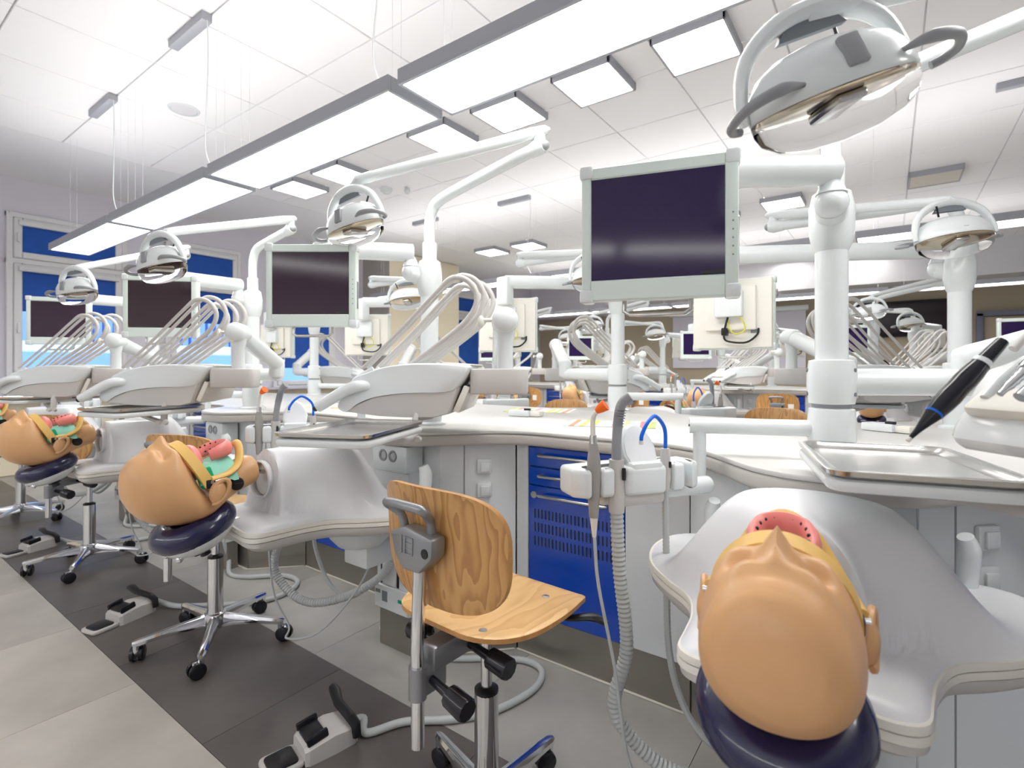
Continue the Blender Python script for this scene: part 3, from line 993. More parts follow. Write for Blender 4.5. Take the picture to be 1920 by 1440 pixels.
    t.part('swing_arm', MB().tube([(0, 0, 0.967), (J[0], J[1], 0.967)], 0.031, 24), 'white')
    # tray carrier on a bent bracket below the console
    tx, ty = tray_c
    b0, b1 = B @ Vector((x1 - 0.09, -0.24, 0)), B @ Vector((x1 - 0.005, -0.27, 0))
    tz = Vector((tx, ty, 0))
    b2 = b1 + (tz - b1).normalized() * 0.03
    Vz = lambda v, z: Vector((v.x, v.y, z))
    br = t.part('tray_bracket', MB().tube([Vz(b0, 0.852 + lift), Vz(b1, 0.850 + lift), Vz(b1, 0.842), Vz(b1, 0.795), Vz(b2, 0.788), (tx, ty, 0.808)], 0.009, 10, flat=1.6), 'taupe')
    for s in (-0.013, 0.013):
        o = b1 + (B.to_3x3() @ Vector((0.012, s, 0)))
        t.part('bracket_screw', MB().cyl(Vz(o, 0.785), Vz(o + (B.to_3x3() @ Vector((0.012, 0, 0))), 0.785), 0.011, 0.008), 'taupe', br)
    T = Matrix.Translation((tx, ty, 0)) @ RZ(tray_a)
    pl = fillet([(-0.125, -0.175), (0.125, -0.175), (0.125, 0.175), (-0.125, 0.175)], 0.035, 5)
    t.part('tray_carrier', MB().prism(pl, 0.815, 0.834, 0.007).xf(T), 'white')
    # the steel tray itself is a thing of its own
    tr = Thing('steel_tray', (tx, ty, 0.834))
    rings = []
    for ins, z in ((0.012, 0.835), (0.0, 0.840), (-0.002, 0.8475), (0.004, 0.849), (0.010, 0.8475), (0.014, 0.842), (0.024, 0.838)):
        rings.append([T @ Vector((p[0] * (1 - ins / 0.125), p[1] * (1 - ins / 0.175), z)) for p in pl])
    tr.part('rim', MB().loft(rings, caps=False), 'steel')
    tr.part('bottom', MB().prism([(p[0] * 0.81, p[1] * 0.865) for p in pl], 0.8345, 0.8385).xf(T), 'steel')
    return t, tr


def handpiece(tail, tip, kind):
    tail, tip = Vector(tail), Vector(tip)
    d = (tip - tail)
    t = Thing('handpiece', tuple(tip))

    def L(a, b, rs):
        k = len(rs)
        return MB().tube([tail + d * (a + (b - a) * i / (k - 1)) for i in range(k)], rs, 16)
    if kind == 'scaler':
        b = t.part('grip', L(0.24, 0.72, [0.0105, 0.0122, 0.0128, 0.0122, 0.0128, 0.0122, 0.0105]), 'black_gloss')
        t.part('ring', L(0.205, 0.24, [0.0113, 0.0113]), 'white')
        t.part('coupling', L(0.0, 0.205, [0.007, 0.0081, 0.0086, 0.0092]), 'black_gloss')
        t.part('blue_band', L(0.715, 0.735, [0.0106, 0.0099]), 'blue_tip')
        t.part('nose_cone', L(0.735, 0.975, [0.0097, 0.0065, 0.0038, 0.0023]), 'black_gloss')
        t.part('tip', L(0.972, 1.0, [0.0028, 0.0026]), 'cream_white')
    else:
        t.part('motor', L(0.0, 0.55, [0.009, 0.0095, 0.0095]), 'black_gloss')
        t.part('collar', L(0.55, 0.66, [0.0105, 0.0105, 0.0095]), 'chrome')
        rs = [0.0065, 0.0065, 0.0056, 0.0062, 0.0052, 0.006, 0.005, 0.0056, 0.0046, 0.0036, 0.0034, 0.0036]
        t.part('spigot', L(0.66, 1.0, rs if kind == 'thin' else [r * 1.25 for r in rs[:6]] + [0.0068] * 3), 'chrome')
    return t


# ------------------------------------------------------------------ suction holders and their instruments
HA = radians(57)
HC = Vector((-0.352, -0.345, 0))
HM = Matrix.Translation(HC) @ Matrix.Rotation(HA, 4, 'Z')        # x along the holder, -y towards the camera


def suction_holder():
    t = Thing('suction_holder', (0, 0, 0.858))
    a = t.part('arm', MB().tube([(0, 0, 0.858), (-0.292, -0.116, 0.858)], 0.0195, 20), 'white')
    t.part('arm_screw', MB().cyl((-0.2915, -0.116, 0.858), (-0.294, -0.117, 0.858), 0.003, n=8), 'black', a)
    t.part('drop_tube', MB().cyl((-0.270, -0.107, 0.862), (-0.270, -0.107, 0.72), 0.0155), 'white')
    p0, p1 = HM @ Vector((0.23, 0.02, 0.722)), HM @ Vector((-0.06, 0.015, 0.722))
    t.part('crossbar', MB().capsule(p0, p1, 0.021, 20), 'white')
    poly = [(-0.155, 0.03), (-0.158, -0.03), (-0.140, -0.05)]
    for c, w in ((-0.112, 0.012), (-0.058, 0.013)):
        poly += [(c - w, -0.056), (c - w * 0.7, -0.02), (c + w * 0.7, -0.02), (c + w, -0.058)]
    poly += [(-0.035, -0.064), (0.046, -0.066)]
    for c, w in ((0.066, 0.011), (0.116, 0.011)):
        poly += [(c - w, -0.056), (c - w * 0.7, -0.018), (c + w * 0.7, -0.018), (c + w, -0.054)]
    poly += [(0.148, -0.045), (0.158, -0.02), (0.150, 0.03), (0.06, 0.045), (-0.06, 0.045)]
    b = t.part('holder_body', MB().prism(fillet(poly, 0.005, 3), 0.735, 0.795, 0.010, seg=3).xf(HM), 'white')
    t.part('keel', MB().box((0.0, -0.02, 0.726), (0.11, 0.07, 0.03), 0.010).xf(HM), 'taupe')
    ov = [(0.043 * cos(u) * (1.0 if sin(u) > 0 else 0.92), 0.075 * (sin(u) if sin(u) > 0 else 0.62 * sin(u))) for u in [2 * pi * i / 28 for i in range(28)]]
    TM = HM @ Matrix.Translation((0.006, -0.030, 0.812)) @ RX(60)
    k = t.part('touch_panel', MB().prism(ov, -0.012, 0.006, 0.004).xf(TM), 'white')
    t.part('membrane', MB().prism([(p[0] * 0.86, p[1] * 0.88) for p in ov], 0.006, 0.0075).xf(TM), 'white_matte', k)
    t.part('panel_foot', MB().box((0.006, -0.030, 0.786), (0.078, 0.066, 0.034), 0.008).xf(HM), 'white', k)
    return t


def corr(P, r, dr, pitch, n=10):
    """corrugated hose"""
    C = catmull(P, 10)
    out, rr = [C[0]], [r]
    acc, k = 0.0, 0
    for i in range(1, len(C)):
        seg = (C[i] - C[i - 1]).length
        while acc + seg >= pitch:
            tt = (pitch - acc) / seg
            p = C[i - 1].lerp(C[i], tt)
            out.append(p); k += 1
            rr.append(r + (dr if k % 2 else 0))
            C[i - 1] = p
            seg = (C[i] - p).length
            acc = 0.0
        acc += seg
    return MB().tube(out, rr, n)


def curing_light():
    c = -0.112
    t = Thing('curing_light', tuple(HM @ Vector((c, -0.042, 0.70))))
    q = lambda x, y, z: HM @ Vector((x, y, z))
    b = t.part('body', MB().tube([q(c, -0.04, 0.695), q(c, -0.04, 0.72), q(c, -0.04, 0.765), q(c, -0.04, 0.81), q(c, -0.038, 0.845)], [0.0095, 0.011, 0.0145, 0.0135, 0.009], 16, 4), 'instrument_grey')
    t.part('collar', MB().cyl(q(c, -0.038, 0.843), q(c, -0.037, 0.862), 0.008, 0.007), 'steel')
    t.part('light_guide', MB().tube([q(c, -0.037, 0.86), q(c, -0.036, 0.89), q(c + 0.003, -0.038, 0.905), q(c + 0.012, -0.045, 0.917)], [0.0052, 0.0052, 0.005, 0.0042], 12, 4), 'cream_white')
    t.part('shield', MB().tube([q(c + 0.006, -0.04, 0.911), q(c + 0.012, -0.045, 0.917), q(c + 0.02, -0.053, 0.925)], [0.006, 0.0095, 0.0125], 14), 'orange')
    t.part('strain_relief', MB().tube([q(c, -0.04, 0.70), q(c, -0.042, 0.655)], [0.009, 0.004], 12), 'cream_white')
    cord = [q(c, -0.042, 0.66), q(c + 0.005, -0.05, 0.56), q(c + 0.03, -0.07, 0.40), q(c + 0.05, -0.09, 0.22), q(c + 0.10, -0.12, 0.11), (-0.22, -0.45, 0.09), (-0.10, -0.41, 0.13), (-0.01, -0.33, 0.26), (0.045, -0.29, 0.395)]
    t.part('cord', MB().tube(cord, 0.0035, 8, 6), 'hose_grey')
    return t


def suction_tip():
    c = -0.058
    t = Thing('suction_hose', tuple(HM @ Vector((c, -0.045, 0.70))))
    q = lambda x, y, z: HM @ Vector((x, y, z))
    t.part('nozzle', MB().tube([q(c, -0.04, 0.80), q(c + 0.003, -0.036, 0.85), q(c + 0.012, -0.03, 0.90), q(c + 0.02, -0.03, 0.925), q(c + 0.034, -0.04, 0.94)], [0.0105, 0.010, 0.0105, 0.0105, 0.0115], 16, 5), 'mid_grey')
    for i in range(7):
        z = 0.878 + i * 0.0055
        t.part('grip_rib', MB().cyl(q(c + 0.0075 + i * 0.0013, -0.033, z), q(c + 0.0078 + i * 0.0013, -0.033, z + 0.002), 0.0117, n=14), 'mid_grey')
    b = t.part('connector', MB().tube([q(c, -0.04, 0.70), q(c, -0.04, 0.74), q(c, -0.04, 0.752), q(c, -0.04, 0.81)], [0.016, 0.0185, 0.0165, 0.0155], 18), 'taupe')
    t.part('slider', MB().box((c + 0.006, -0.058, 0.782), (0.007, 0.006, 0.026), 0.002).xf(HM), 'black', b)
    t.part('hose', corr([q(c, -0.04, 0.705), q(c + 0.004, -0.045, 0.58), q(c + 0.018, -0.05, 0.42), (-0.352, -0.42, 0.29), (-0.28, -0.395, 0.205), (-0.19, -0.36, 0.185), (-0.08, -0.30, 0.22), (0.03, -0.25, 0.30), (0.09, -0.24, 0.395)], 0.0125, 0.0022, 0.0048), 'hose_grey')
    return t


def saliva_tip():
    c = 0.066
    t = Thing('saliva_ejector', tuple(HM @ Vector((c, -0.04, 0.70))))
    q = lambda x, y, z: HM @ Vector((x, y, z))
    b = t.part('connector', MB().tube([q(c, -0.038, 0.735), q(c, -0.038, 0.765), q(c, -0.038, 0.795), q(c, -0.038, 0.826)], [0.0085, 0.0125, 0.0115, 0.0095], 16), 'taupe')
    t.part('slider', MB().box((c + 0.003, -0.05, 0.792), (0.005, 0.006, 0.014), 0.0015).xf(HM), 'black', b)
    t.part('blue_tube', MB().tube([q(c, -0.038, 0.82), q(c, -0.038, 0.86), q(c - 0.012, -0.042, 0.882), q(c - 0.038, -0.052, 0.898), q(c - 0.062, -0.06, 0.885), q(c - 0.078, -0.064, 0.862), q(c - 0.080, -0.064, 0.850)], 0.0042, 10, 5), 'blue_tip')
    t.part('tip_end', MB().cyl(q(c - 0.080, -0.064, 0.85), q(c - 0.080, -0.064, 0.842), 0.0048), 'cream_white')
    t.part('hose', corr([q(c, -0.038, 0.74), q(c + 0.0, -0.042, 0.58), q(c + 0.0, -0.05, 0.40), (-0.25, -0.30, 0.28), (-0.20, -0.285, 0.21), (-0.12, -0.265, 0.19), (-0.03, -0.22, 0.27), (0.055, -0.195, 0.40)], 0.0068, 0.0012, 0.0040, 8), 'hose_grey')
    return t


# ------------------------------------------------------------------ manikins
OY = -1.416


def tab(T, y):
    for i in range(len(T) - 1):
        if y <= T[i + 1][0]:
            a, b = T[i], T[i + 1]
            k = max(0, (y - a[0]) / (b[0] - a[0]))
            return [a[j] + (b[j] - a[j]) * k for j in range(1, len(a))]
    return list(T[-1][1:])


HEADT = [(0.432, 0.738, 0.728, 0.004), (0.434, 0.755, 0.708, 0.025), (0.440, 0.771, 0.686, 0.046), (0.452, 0.786, 0.664, 0.063), (0.470, 0.797, 0.644, 0.076), (0.493, 0.804, 0.630, 0.083),
         (0.515, 0.812, 0.622, 0.0865), (0.534, 0.806, 0.617, 0.088), (0.551, 0.780, 0.615, 0.088), (0.567, 0.743, 0.616, 0.0875), (0.585, 0.708, 0.619, 0.086), (0.605, 0.699, 0.627, 0.081), (0.63, 0.704, 0.642, 0.070),
         (0.655, 0.726, 0.656, 0.058), (0.685, 0.752, 0.668, 0.050), (0.712, 0.762, 0.678, 0.047), (0.728, 0.760, 0.684, 0.046), (0.735, 0.750, 0.692, 0.039)]


def smooth_table(T, sub=4):
    # catmull through the table in value space
    out = []
    for i in range(len(T) - 1):
        p0 = T[max(i - 1, 0)]; p1 = T[i]; p2 = T[i + 1]; p3 = T[min(i + 2, len(T) - 1)]
        for k in range(sub):
            u = k / sub
            out.append(tuple(p1[j] * (1 - u) + p2[j] * u if j == 0 else 0.5 * (2 * p1[j] + (p2[j] - p0[j]) * u + (2 * p0[j] - 5 * p1[j] + 4 * p2[j] - p3[j]) * u * u + (3 * p1[j] - p0[j] - 3 * p2[j] + p3[j]) * u ** 3) for j in range(4)))
    out.append(T[-1])
    return out


def head():
    t = Thing('training_manikin', (0, 0.56 + OY, 0.62))
    n = 72
    rings = []
    for (y, zt, zb, w) in smooth_table(HEADT):
        zc = zb + (zt - zb) * 0.42
        R = []
        for j in range(n):
            th = 2 * pi * j / n
            c, s = cos(th), sin(th)
            x = w * (abs(c) ** 0.92) * (1 if c > 0 else -1)
            z = zc + ((zt - zc) if s > 0 else (zc - zb)) * (abs(s) ** 0.96) * (1 if s > 0 else -1)
            yy = y
            if s > 0:
                g = lambda cx, cy, sx, sy: exp(-((x - cx) / sx) ** 2 - ((y - cy) / sy) ** 2)
                k = s ** 0.5
                z += k * 0.024 * g(0, 0.513, 0.012, 0.013) + k * 0.011 * g(0, 0.494, 0.009, 0.015)
                z += k * 0.010 * (g(0.034, 0.484, 0.026, 0.010) + g(-0.034, 0.484, 0.026, 0.010))
                z -= k * 0.019 * (g(0.036, 0.508, 0.016, 0.010) + g(-0.036, 0.508, 0.016, 0.010))
                z += k * 0.009 * (g(0.052, 0.528, 0.018, 0.011) + g(-0.052, 0.528, 0.018, 0.011))
                z -= k * 0.006 * (g(0.072, 0.486, 0.018, 0.018) + g(-0.072, 0.486, 0.018, 0.018))
                z -= k * 0.004 * g(0, 0.476, 0.05, 0.006)
            R.append(Vector((x, yy + OY, z)))
        rings.append(R)
    sk = t.part('skin', MB().loft(rings), 'skin', angle=70)
    # yellow face frame along the cut
    fr = []
    for k in range(25):
        ph = radians(-94 + 188 * k / 24)
        c, s = cos(ph), sin(ph)
        x = 0.0865 * s * (1 - 0.10 * max(0, c))
        z = 0.716 + 0.098 * c
        y = 0.583 - 0.050 * max(c, -0.15)
        o = Vector((s * 0.8, 0, c)).normalized()
        p = Vector((x, y + OY, z))
        ax = Vector((0, 1, 0.30)).normalized()
        fr.append([p + o * 0.002 - ax * 0.006, p + o * 0.002 + ax * 0.018, p - o * 0.006 + ax * 0.018, p - o * 0.006 - ax * 0.006])
    t.part('face_frame', MB().loft(fr), 'bone')
    t.part('palate', MB().ball((0, 0.574 + OY, 0.760), 0.05, 20, 12, (1.0, 0.55, 0.95)), 'pink')
    lg = [(-0.034, 0.610, 0.778), (-0.036, 0.632, 0.786), (-0.026, 0.656, 0.792), (0, 0.666, 0.794), (0.026, 0.656, 0.792), (0.036, 0.632, 0.786), (0.034, 0.610, 0.778)]
    gm = t.part('lower_gum', MB().tube([(p[0], p[1] + OY, p[2]) for p in lg], [0.008, 0.010, 0.011, 0.0115, 0.011, 0.010, 0.008], 12, 5, flat=1.7), 'pink')
    so = MB()
    for i, p in enumerate(catmull(lg, 2)):
        if i % 1 == 0:
            so.ball((p.x * 0.86, p.y + OY - 0.008, p.z + 0.012), 0.0026, 8, 5)
    t.part('tooth_sockets', so, 'black', gm, kind='stuff')
    jw = [(-0.084, 0.592, 0.728), (-0.073, 0.635, 0.732), (-0.058, 0.668, 0.750), (-0.034, 0.684, 0.782), (0, 0.690, 0.800), (0.034, 0.684, 0.782), (0.058, 0.668, 0.750), (0.073, 0.635, 0.732), (0.084, 0.592, 0.728)]
    t.part('jaw_frame', MB().tube([(p[0], p[1] + OY, p[2]) for p in jw], [0.011, 0.012, 0.012, 0.011, 0.0105, 0.011, 0.012, 0.012, 0.011], 12, 5, flat=0.6), 'bone')
    mm = []
    for i in range(9):
        y = 0.572 + 0.092 * i / 8
        mm.append([Vector((x, y + OY, 0.752 + 0.014 * (1 - (x / 0.075) ** 2) - 0.03 * max(0, abs(x) - 0.05) / 0.025 + 0.004 * sin(i * 1.7 + x * 60))) for x in [-0.078 + 0.156 * q / 12 for q in range(13)]])
    t.part('membrane', MB().loft(mm, False, False, False), 'mint')
    for s in (-1, 1):
        t.part('cheek_liner', MB().box((s * 0.068, 0.587 + OY, 0.732), (0.026, 0.035, 0.052), 0.008, M=RX(20)), 'green')
        h = t.part('jaw_hinge', MB().box((s * 0.083, 0.594 + OY, 0.717), (0.014, 0.028, 0.022), 0.004), 'black')
        t.part('hinge_pin', MB().cyl((s * 0.086, 0.592 + OY, 0.722), (s * 0.096, 0.592 + OY, 0.722), 0.004).cyl((s * 0.090, 0.600 + OY, 0.722), (s * 0.090, 0.614 + OY, 0.724), 0.0035), 'chrome', h)
        E = MB().ball((s * 0.090, 0.607 + OY, 0.692), 0.029, 16, 10, (0.60, 0.70, 1.05))
        e = t.part('ear', E, 'skin')
        rim = []
        for k in range(15):
            a = radians(-110 + 300 * k / 14)
            rim.append((s * (0.092 + 0.010 * cos(a * 0.5)), 0.608 + OY + 0.018 * cos(a) + 0.012 * sin(a), 0.696 + 0.028 * sin(a)))
        t.part('ear_rim', MB().tube(rim, [0.004] + [0.0055] * 13 + [0.004], 8), 'skin', e)
        kb = t.part('neck_knob', MB().lathe([(0.0165, -0.008), (0.0165, 0.006), (0.014, 0.008), (0.0001, 0.008)], (s * 0.055, 0.668 + OY, 0.700), 20, RY(s * 90)), 'black')
        t.part('knob_grip', MB().box((s * 0.064, 0.668 + OY, 0.700), (0.008, 0.026, 0.006), 0.002), 'black', kb)
    t.part('neck_rod', MB().cyl((0, 0.73 + OY, 0.716), (0, 0.83 + OY, 0.698), 0.006), 'steel')
    N = Matrix.Diagonal((0.915, 1, 1, 1))
    for ch in t.root.children_recursive:
        ch.data.transform(N)
    return t


def headrest():
    t = Thing('headrest', (0, 0.58 + OY, 0.52))
    C = Matrix.Translation((0, 0.586 + OY, 0.602)) @ RX(20)
    rings = []
    for k in range(40):
        a = 2 * pi * k / 40
        d = Vector((sin(a), cos(a), 0))
        c = Vector((0.062 * sin(a), 0.066 * cos(a), 0))
        rings.append([c + d * (0.034 * cos(2 * pi * j / 16)) + Vector((0, 0, 0.031 * sin(2 * pi * j / 16))) for j in range(16)])
    t.part('cushion', MB().loft(rings, close=True).xf(C), 'navy')
    p = t.part('plate', MB().lathe([(0.02, -0.056), (0.055, -0.054), (0.074, -0.042), (0.086, -0.026), (0.088, -0.020), (0.06, -0.016)], n=32).xf(C), 'white')
    for a in (250, 300):
        t.part('bolt', MB().ball((0.076 * cos(radians(a)), 0.076 * sin(radians(a)), -0.042), 0.009, 12, 8).xf(C), 'chrome', p)
    t.part('clamp_knob', MB().lathe([(0.012, -0.056), (0.024, -0.06), (0.02, -0.07), (0.012, -0.075), (0.013, -0.084), (0.001, -0.086)], n=12).xf(C), 'black', p)
    t.part('bar', MB().tube([C @ Vector((0, 0.05, -0.038)), (0, 0.70 + OY, 0.585), (0, 0.86 + OY, 0.56)], 0.007, 8, flat=2.2), 'steel')
    return t


HALF = [(0.0, -0.648), (0.06, -0.655), (0.115, -0.660), (0.145, -0.640), (0.152, -0.590), (0.160, -0.530), (0.185, -0.465), (0.245, -0.410), (0.300, -0.345), (0.330, -0.265), (0.334, -0.190), (0.312, -0.125), (0.26, -0.105), (0.19, -0.135), (0.11, -0.20)]


def shell():
    t = Thing('manikin_torso', (0, -0.36, 0.42))
    half = HALF + [(0.0, -0.205)]
    poly = half + [(-p[0], p[1]) for p in half[-2:0:-1]]
    out = catmull([(p[0], p[1], 0) for p in poly], 4, True)
    c = Vector((0, -0.38, 0))
    RIM = 0.585

    def fall(q):
        k = max(0, min(1, (q - 0.36) / 0.70))
        return 1 - k * k * (3 - 2 * k)

    def dome(x, y):
        yy = y + 0.36
        if yy > -0.02:
            return 0.170 * fall(sqrt((x / 0.265) ** 2 + ((yy + 0.02) / 0.19) ** 2))
        u = min(1, (-0.02 - yy) / 0.165)
        wx = 0.265 - 0.165 * (u * u * (3 - 2 * u))
        h = 0.170 * fall(abs(x) / wx) * (1 - u) + 0.168 * max(0, 1 - (abs(x) / wx) ** 2.2) ** 0.7 * u
        return h * max(0, min(1, (yy + 0.20) / 0.012))     # front face with the neck opening
    rings = []
    NR = 44
    for i in range(NR + 1):
        f = 1 - i / NR * 0.985
        R = []
        for p in out:
            q = c + (p - c) * f
            e = 1 - f ** 14
            R.append(Vector((q.x, q.y, RIM + 0.018 * e + dome(q.x, q.y) * min(1, (1 - f) * 9))))
        rings.append(R)
    sc = lambda k, z: [Vector((c.x + (p.x - c.x) * k, c.y + (p.y - c.y) * k, z)) for p in out]
    t.part('upper_shell', MB().loft(rings), 'shell_white', angle=75)
    t.part('edge_band', MB().loft([sc(0.98, RIM + 0.002), sc(1.012, RIM), sc(1.018, RIM - 0.004), sc(1.018, RIM - 0.010), sc(1.010, RIM - 0.0115), sc(0.98, RIM - 0.0115)]), 'cream_white')
    t.part('edge_band', MB().loft([sc(0.98, RIM - 0.012), sc(1.014, RIM - 0.0125), sc(1.020, RIM - 0.016), sc(1.018, RIM - 0.023), sc(0.98, RIM - 0.025)]), 'cream_white')
    t.part('lower_shell', MB().loft([sc(0.97, RIM - 0.024), sc(1.004, RIM - 0.026), sc(0.995, RIM - 0.038), sc(0.93, RIM - 0.052), sc(0.75, RIM - 0.062), sc(0.02, RIM - 0.064)]), 'taupe')
    s = t.part('neck_socket', MB().lathe([(0.047, 0.03), (0.052, 0.008), (0.053, 0.0), (0.050, -0.003), (0.046, 0.0), (0.043, 0.02), (0.043, 0.09), (0.001, 0.09)], (0, -0.566, 0.690), 32, RX(-90), caps=False), 'shell_white')
    t.part('socket_lining', MB().lathe([(0.0432, 0.004), (0.0425, 0.02), (0.042, 0.085), (0.001, 0.088)], (0, -0.566, 0.690), 32, RX(-90), caps=False), 'hose_grey', s)
    for k in (-1, 1):
        t.part('side_grip', MB().tube([(k * 0.222, -0.16, 0.59), (k * 0.226, -0.15, 0.625), (k * 0.228, -0.15, 0.665), (k * 0.222, -0.155, 0.69)], [0.016, 0.018, 0.018, 0.013], 14, 4, flat=1.3), 'white')
    # carrier below: bowl, block and bracket to the bench
    t.part('carrier_bowl', MB().lathe([(0.03, 0.455), (0.07, 0.462), (0.095, 0.49), (0.105, 0.522)], (0.10, -0.30, 0), 24), 'white')
    t.part('carrier_block', MB().box((0.09, -0.25, 0.425), (0.11, 0.13, 0.07), 0.006), 'white')
    t.part('carrier_arm', MB().box((0.05, -0.20, 0.43), (0.06, 0.06, 0.05), 0.006), 'white')
    return t


# ------------------------------------------------------------------ stool (own frame: hub on the floor at the origin, facing +y)
def stool():
    t = Thing('lab_stool', (0, 0, 0))
    ZS = 0.50
    # seat: plywood shell, dished, waterfall front
    out = fillet([(-0.115, -0.150), (0.115, -0.150), (0.172, -0.06), (0.178, 0.06), (0.150, 0.168), (-0.150, 0.168), (-0.178, 0.06), (-0.172, -0.06)], [0.06, 0.06, 0.05, 0.06, 0.02, 0.02, 0.06, 0.05], 5)

    def sz(x, y):
        return -0.010 * (max(0, y - 0.05) / 0.12) ** 2 + 0.012 * (x / 0.17) ** 2 + 0.014 * (max(0, -y - 0.05) / 0.10) ** 2 - 0.004
    th = 0.011
    top, bot = [], []
    F = [0.02, 0.25, 0.45, 0.62, 0.78, 0.90, 0.985, 1.0]
    top = [[Vector((p[0] * f, p[1] * f, ZS + sz(p[0] * f, p[1] * f) - (0.002 if f == 1.0 else 0))) for p in out] for f in F]
    bot = [[Vector((p[0] * f, p[1] * f, ZS - th + sz(p[0] * f, p[1] * f))) for p in out] for f in F]
    st = t.part('seat', MB().loft(top, 'first'), 'wood_seat', angle=60)
    t.part('seat_underside', MB().loft([top[-1]] + bot[::-1], 'last'), 'wood_edge', st, angle=60)
    for x, y in ((0.085, 0.10), (-0.085, 0.10), (0.085, -0.105), (-0.085, -0.105)):
        t.part('seat_bolt', MB().lathe([(0.009, 0.0), (0.008, 0.002), (0.001, 0.0025)], (x, y, ZS + sz(x, y) - 0.0005), 14), 'steel', st)
    # backrest: curved plywood
    N, Mz = 18, 12
    W2, H2 = 0.168, 0.118
    BZ = 0.660

    def bp(u, v, off):
        # u -1..1 across, v -1..1 up; superellipse outline
        x = u * W2
        y = -0.168 + 0.62 * x * x * 2.6 + off - 0.03 * v * abs(v) * 0.6
        return Vector((x, y, BZ + v * H2))
    ol = []
    for k in range(64):
        a = 2 * pi * k / 64
        c, s = cos(a), sin(a)
        e = 2 / 3.6
        u = abs(c) ** e * (1 if c > 0 else -1)
        v = abs(s) ** e * (1 if s > 0 else -1)
        if v < 0:
            u *= 1 - 0.10 * v * v
        ol.append((u, v))
    FF = [0.02, 0.2, 0.4, 0.6, 0.8, 0.92, 1.0]
    bk = t.part('backrest', MB().loft([[bp(u * f, v * f, -0.0055) for u, v in ol] for f in FF], 'first'), 'wood_back', angle=60)
    t.part('backrest_front', MB().loft([[bp(u * f, v * f, 0.0055) for u, v in ol] for f in FF], 'first'), 'wood_back', bk, angle=60)
    t.part('backrest_edge', MB().loft([[bp(u, v, -0.0054) for u, v in ol], [bp(u * 1.006, v * 1.006, 0) for u, v in ol], [bp(u, v, 0.0054) for u, v in ol]], caps=False), 'wood_edge', bk, angle=60)
    # bracket on the back with the raised bars and a handle loop
    Y = -0.180
    br = t.part('back_bracket', MB().prism(fillet([(-0.058, 0.018), (-0.045, -0.022), (-0.022, -0.046), (0.022, -0.046), (0.058, -0.012), (0.060, 0.024), (-0.02, 0.034)], 0.006, 3), -0.002, 0.034, 0.006, M=Matrix.Translation((0, Y + 0.002, 0.672)) @ RX(90)), 'alu_grey')
    rl = MB()
    for (x, z, w, h) in ((-0.022, 0.674, 0.003, 0.034), (-0.012, 0.674, 0.003, 0.034), (0.0, 0.688, 0.020, 0.003), (0.0, 0.678, 0.020, 0.003), (0.0, 0.668, 0.020, 0.003), (0.0, 0.658, 0.020, 0.003), (0.009, 0.674, 0.003, 0.03)):
        rl.box((x, Y - 0.0325, z), (w, 0.003, h), 0.0008, 1)
    t.part('emblem', rl, 'alu_grey', br)
    t.part('screw_hole', MB().cyl((0.042, Y - 0.030, 0.668), (0.042, Y - 0.0335, 0.668), 0.009), 'black', br)
    t.part('back_handle', MB().tube([(-0.040, Y - 0.008, 0.695), (-0.046, Y - 0.014, 0.722), (-0.058, Y - 0.034, 0.742), (-0.045, Y - 0.044, 0.750), (0.030, Y - 0.044, 0.750), (0.044, Y - 0.034, 0.742), (0.036, Y - 0.014, 0.722), (0.036, Y - 0.008, 0.695)], 0.0075, 12, 3, flat=1.15), 'alu_grey')
    # upright, clamp, mechanism, knobs
    t.part('upright', MB().tube([(0, Y - 0.012, 0.295), (0, Y - 0.012, 0.41), (0, Y - 0.013, 0.47), (0, Y - 0.010, 0.55), (0, Y - 0.006, 0.64)], 0.0125, 16, 4), 'chrome')
    cl = t.part('clamp', MB().tube([(0, Y - 0.012, 0.385), (0, Y - 0.012, 0.445)], 0.017, 18).box((0, Y + 0.02, 0.415), (0.026, 0.06, 0.055), 0.003), 'alu_grey')
    t.part('mechanism', MB().box((0, -0.07, 0.452), (0.045, 0.20, 0.045), 0.004).box((0, 0.0, 0.478), (0.12, 0.14, 0.012), 0.003), 'alu_grey')

    def knob(p, d, ln):
        p, d = Vector(p), Vector(d).normalized()
        m = MB().tube([p, p + d * ln], [0.008, 0.010], 12)
        m.tube([p + d * (ln - 0.004), p + d * ln, p + d * (ln + 0.045), p + d * (ln + 0.049)], [0.010, 0.020, 0.0215, 0.019], 10)
        return m
    t.part('knob', knob((0.015, Y + 0.01, 0.415), (1, -0.1, -0.12), 0.055), 'black_gloss')
    t.part('knob', knob((0.022, -0.075, 0.445), (1, -0.05, -0.10), 0.06), 'black_gloss')
    t.part('knob', knob((-0.015, -0.11, 0.445), (-1, 0, 0.05), 0.05), 'black_gloss')
    t.part('knob_spindle', MB().cyl((0.0, -0.075, 0.447), (0.03, -0.077, 0.444), 0.006), 'chrome')
    t.part('lever', MB().tube([(0.10, 0.06, 0.478), (0.15, 0.09, 0.474), (0.195, 0.115, 0.480), (0.225, 0.125, 0.470)], [0.006, 0.009, 0.013, 0.009], 12, 4, flat=0.6), 'black')
    t.part('piston', MB().cyl((0, 0, 0.30), (0, 0, 0.475), 0.0125), 'chrome')
    t.part('piston_collar', MB().lathe([(0.026, 0.305), (0.026, 0.312), (0.014, 0.318)], n=20), 'black')
    t.part('column', MB().lathe([(0.030, 0.09), (0.026, 0.12), (0.026, 0.306)], n=24), 'chrome')
    t.part('hub', MB().lathe([(0.02, 0.050), (0.036, 0.055), (0.042, 0.08), (0.036, 0.105), (0.026, 0.11)], n=24), 'chrome')
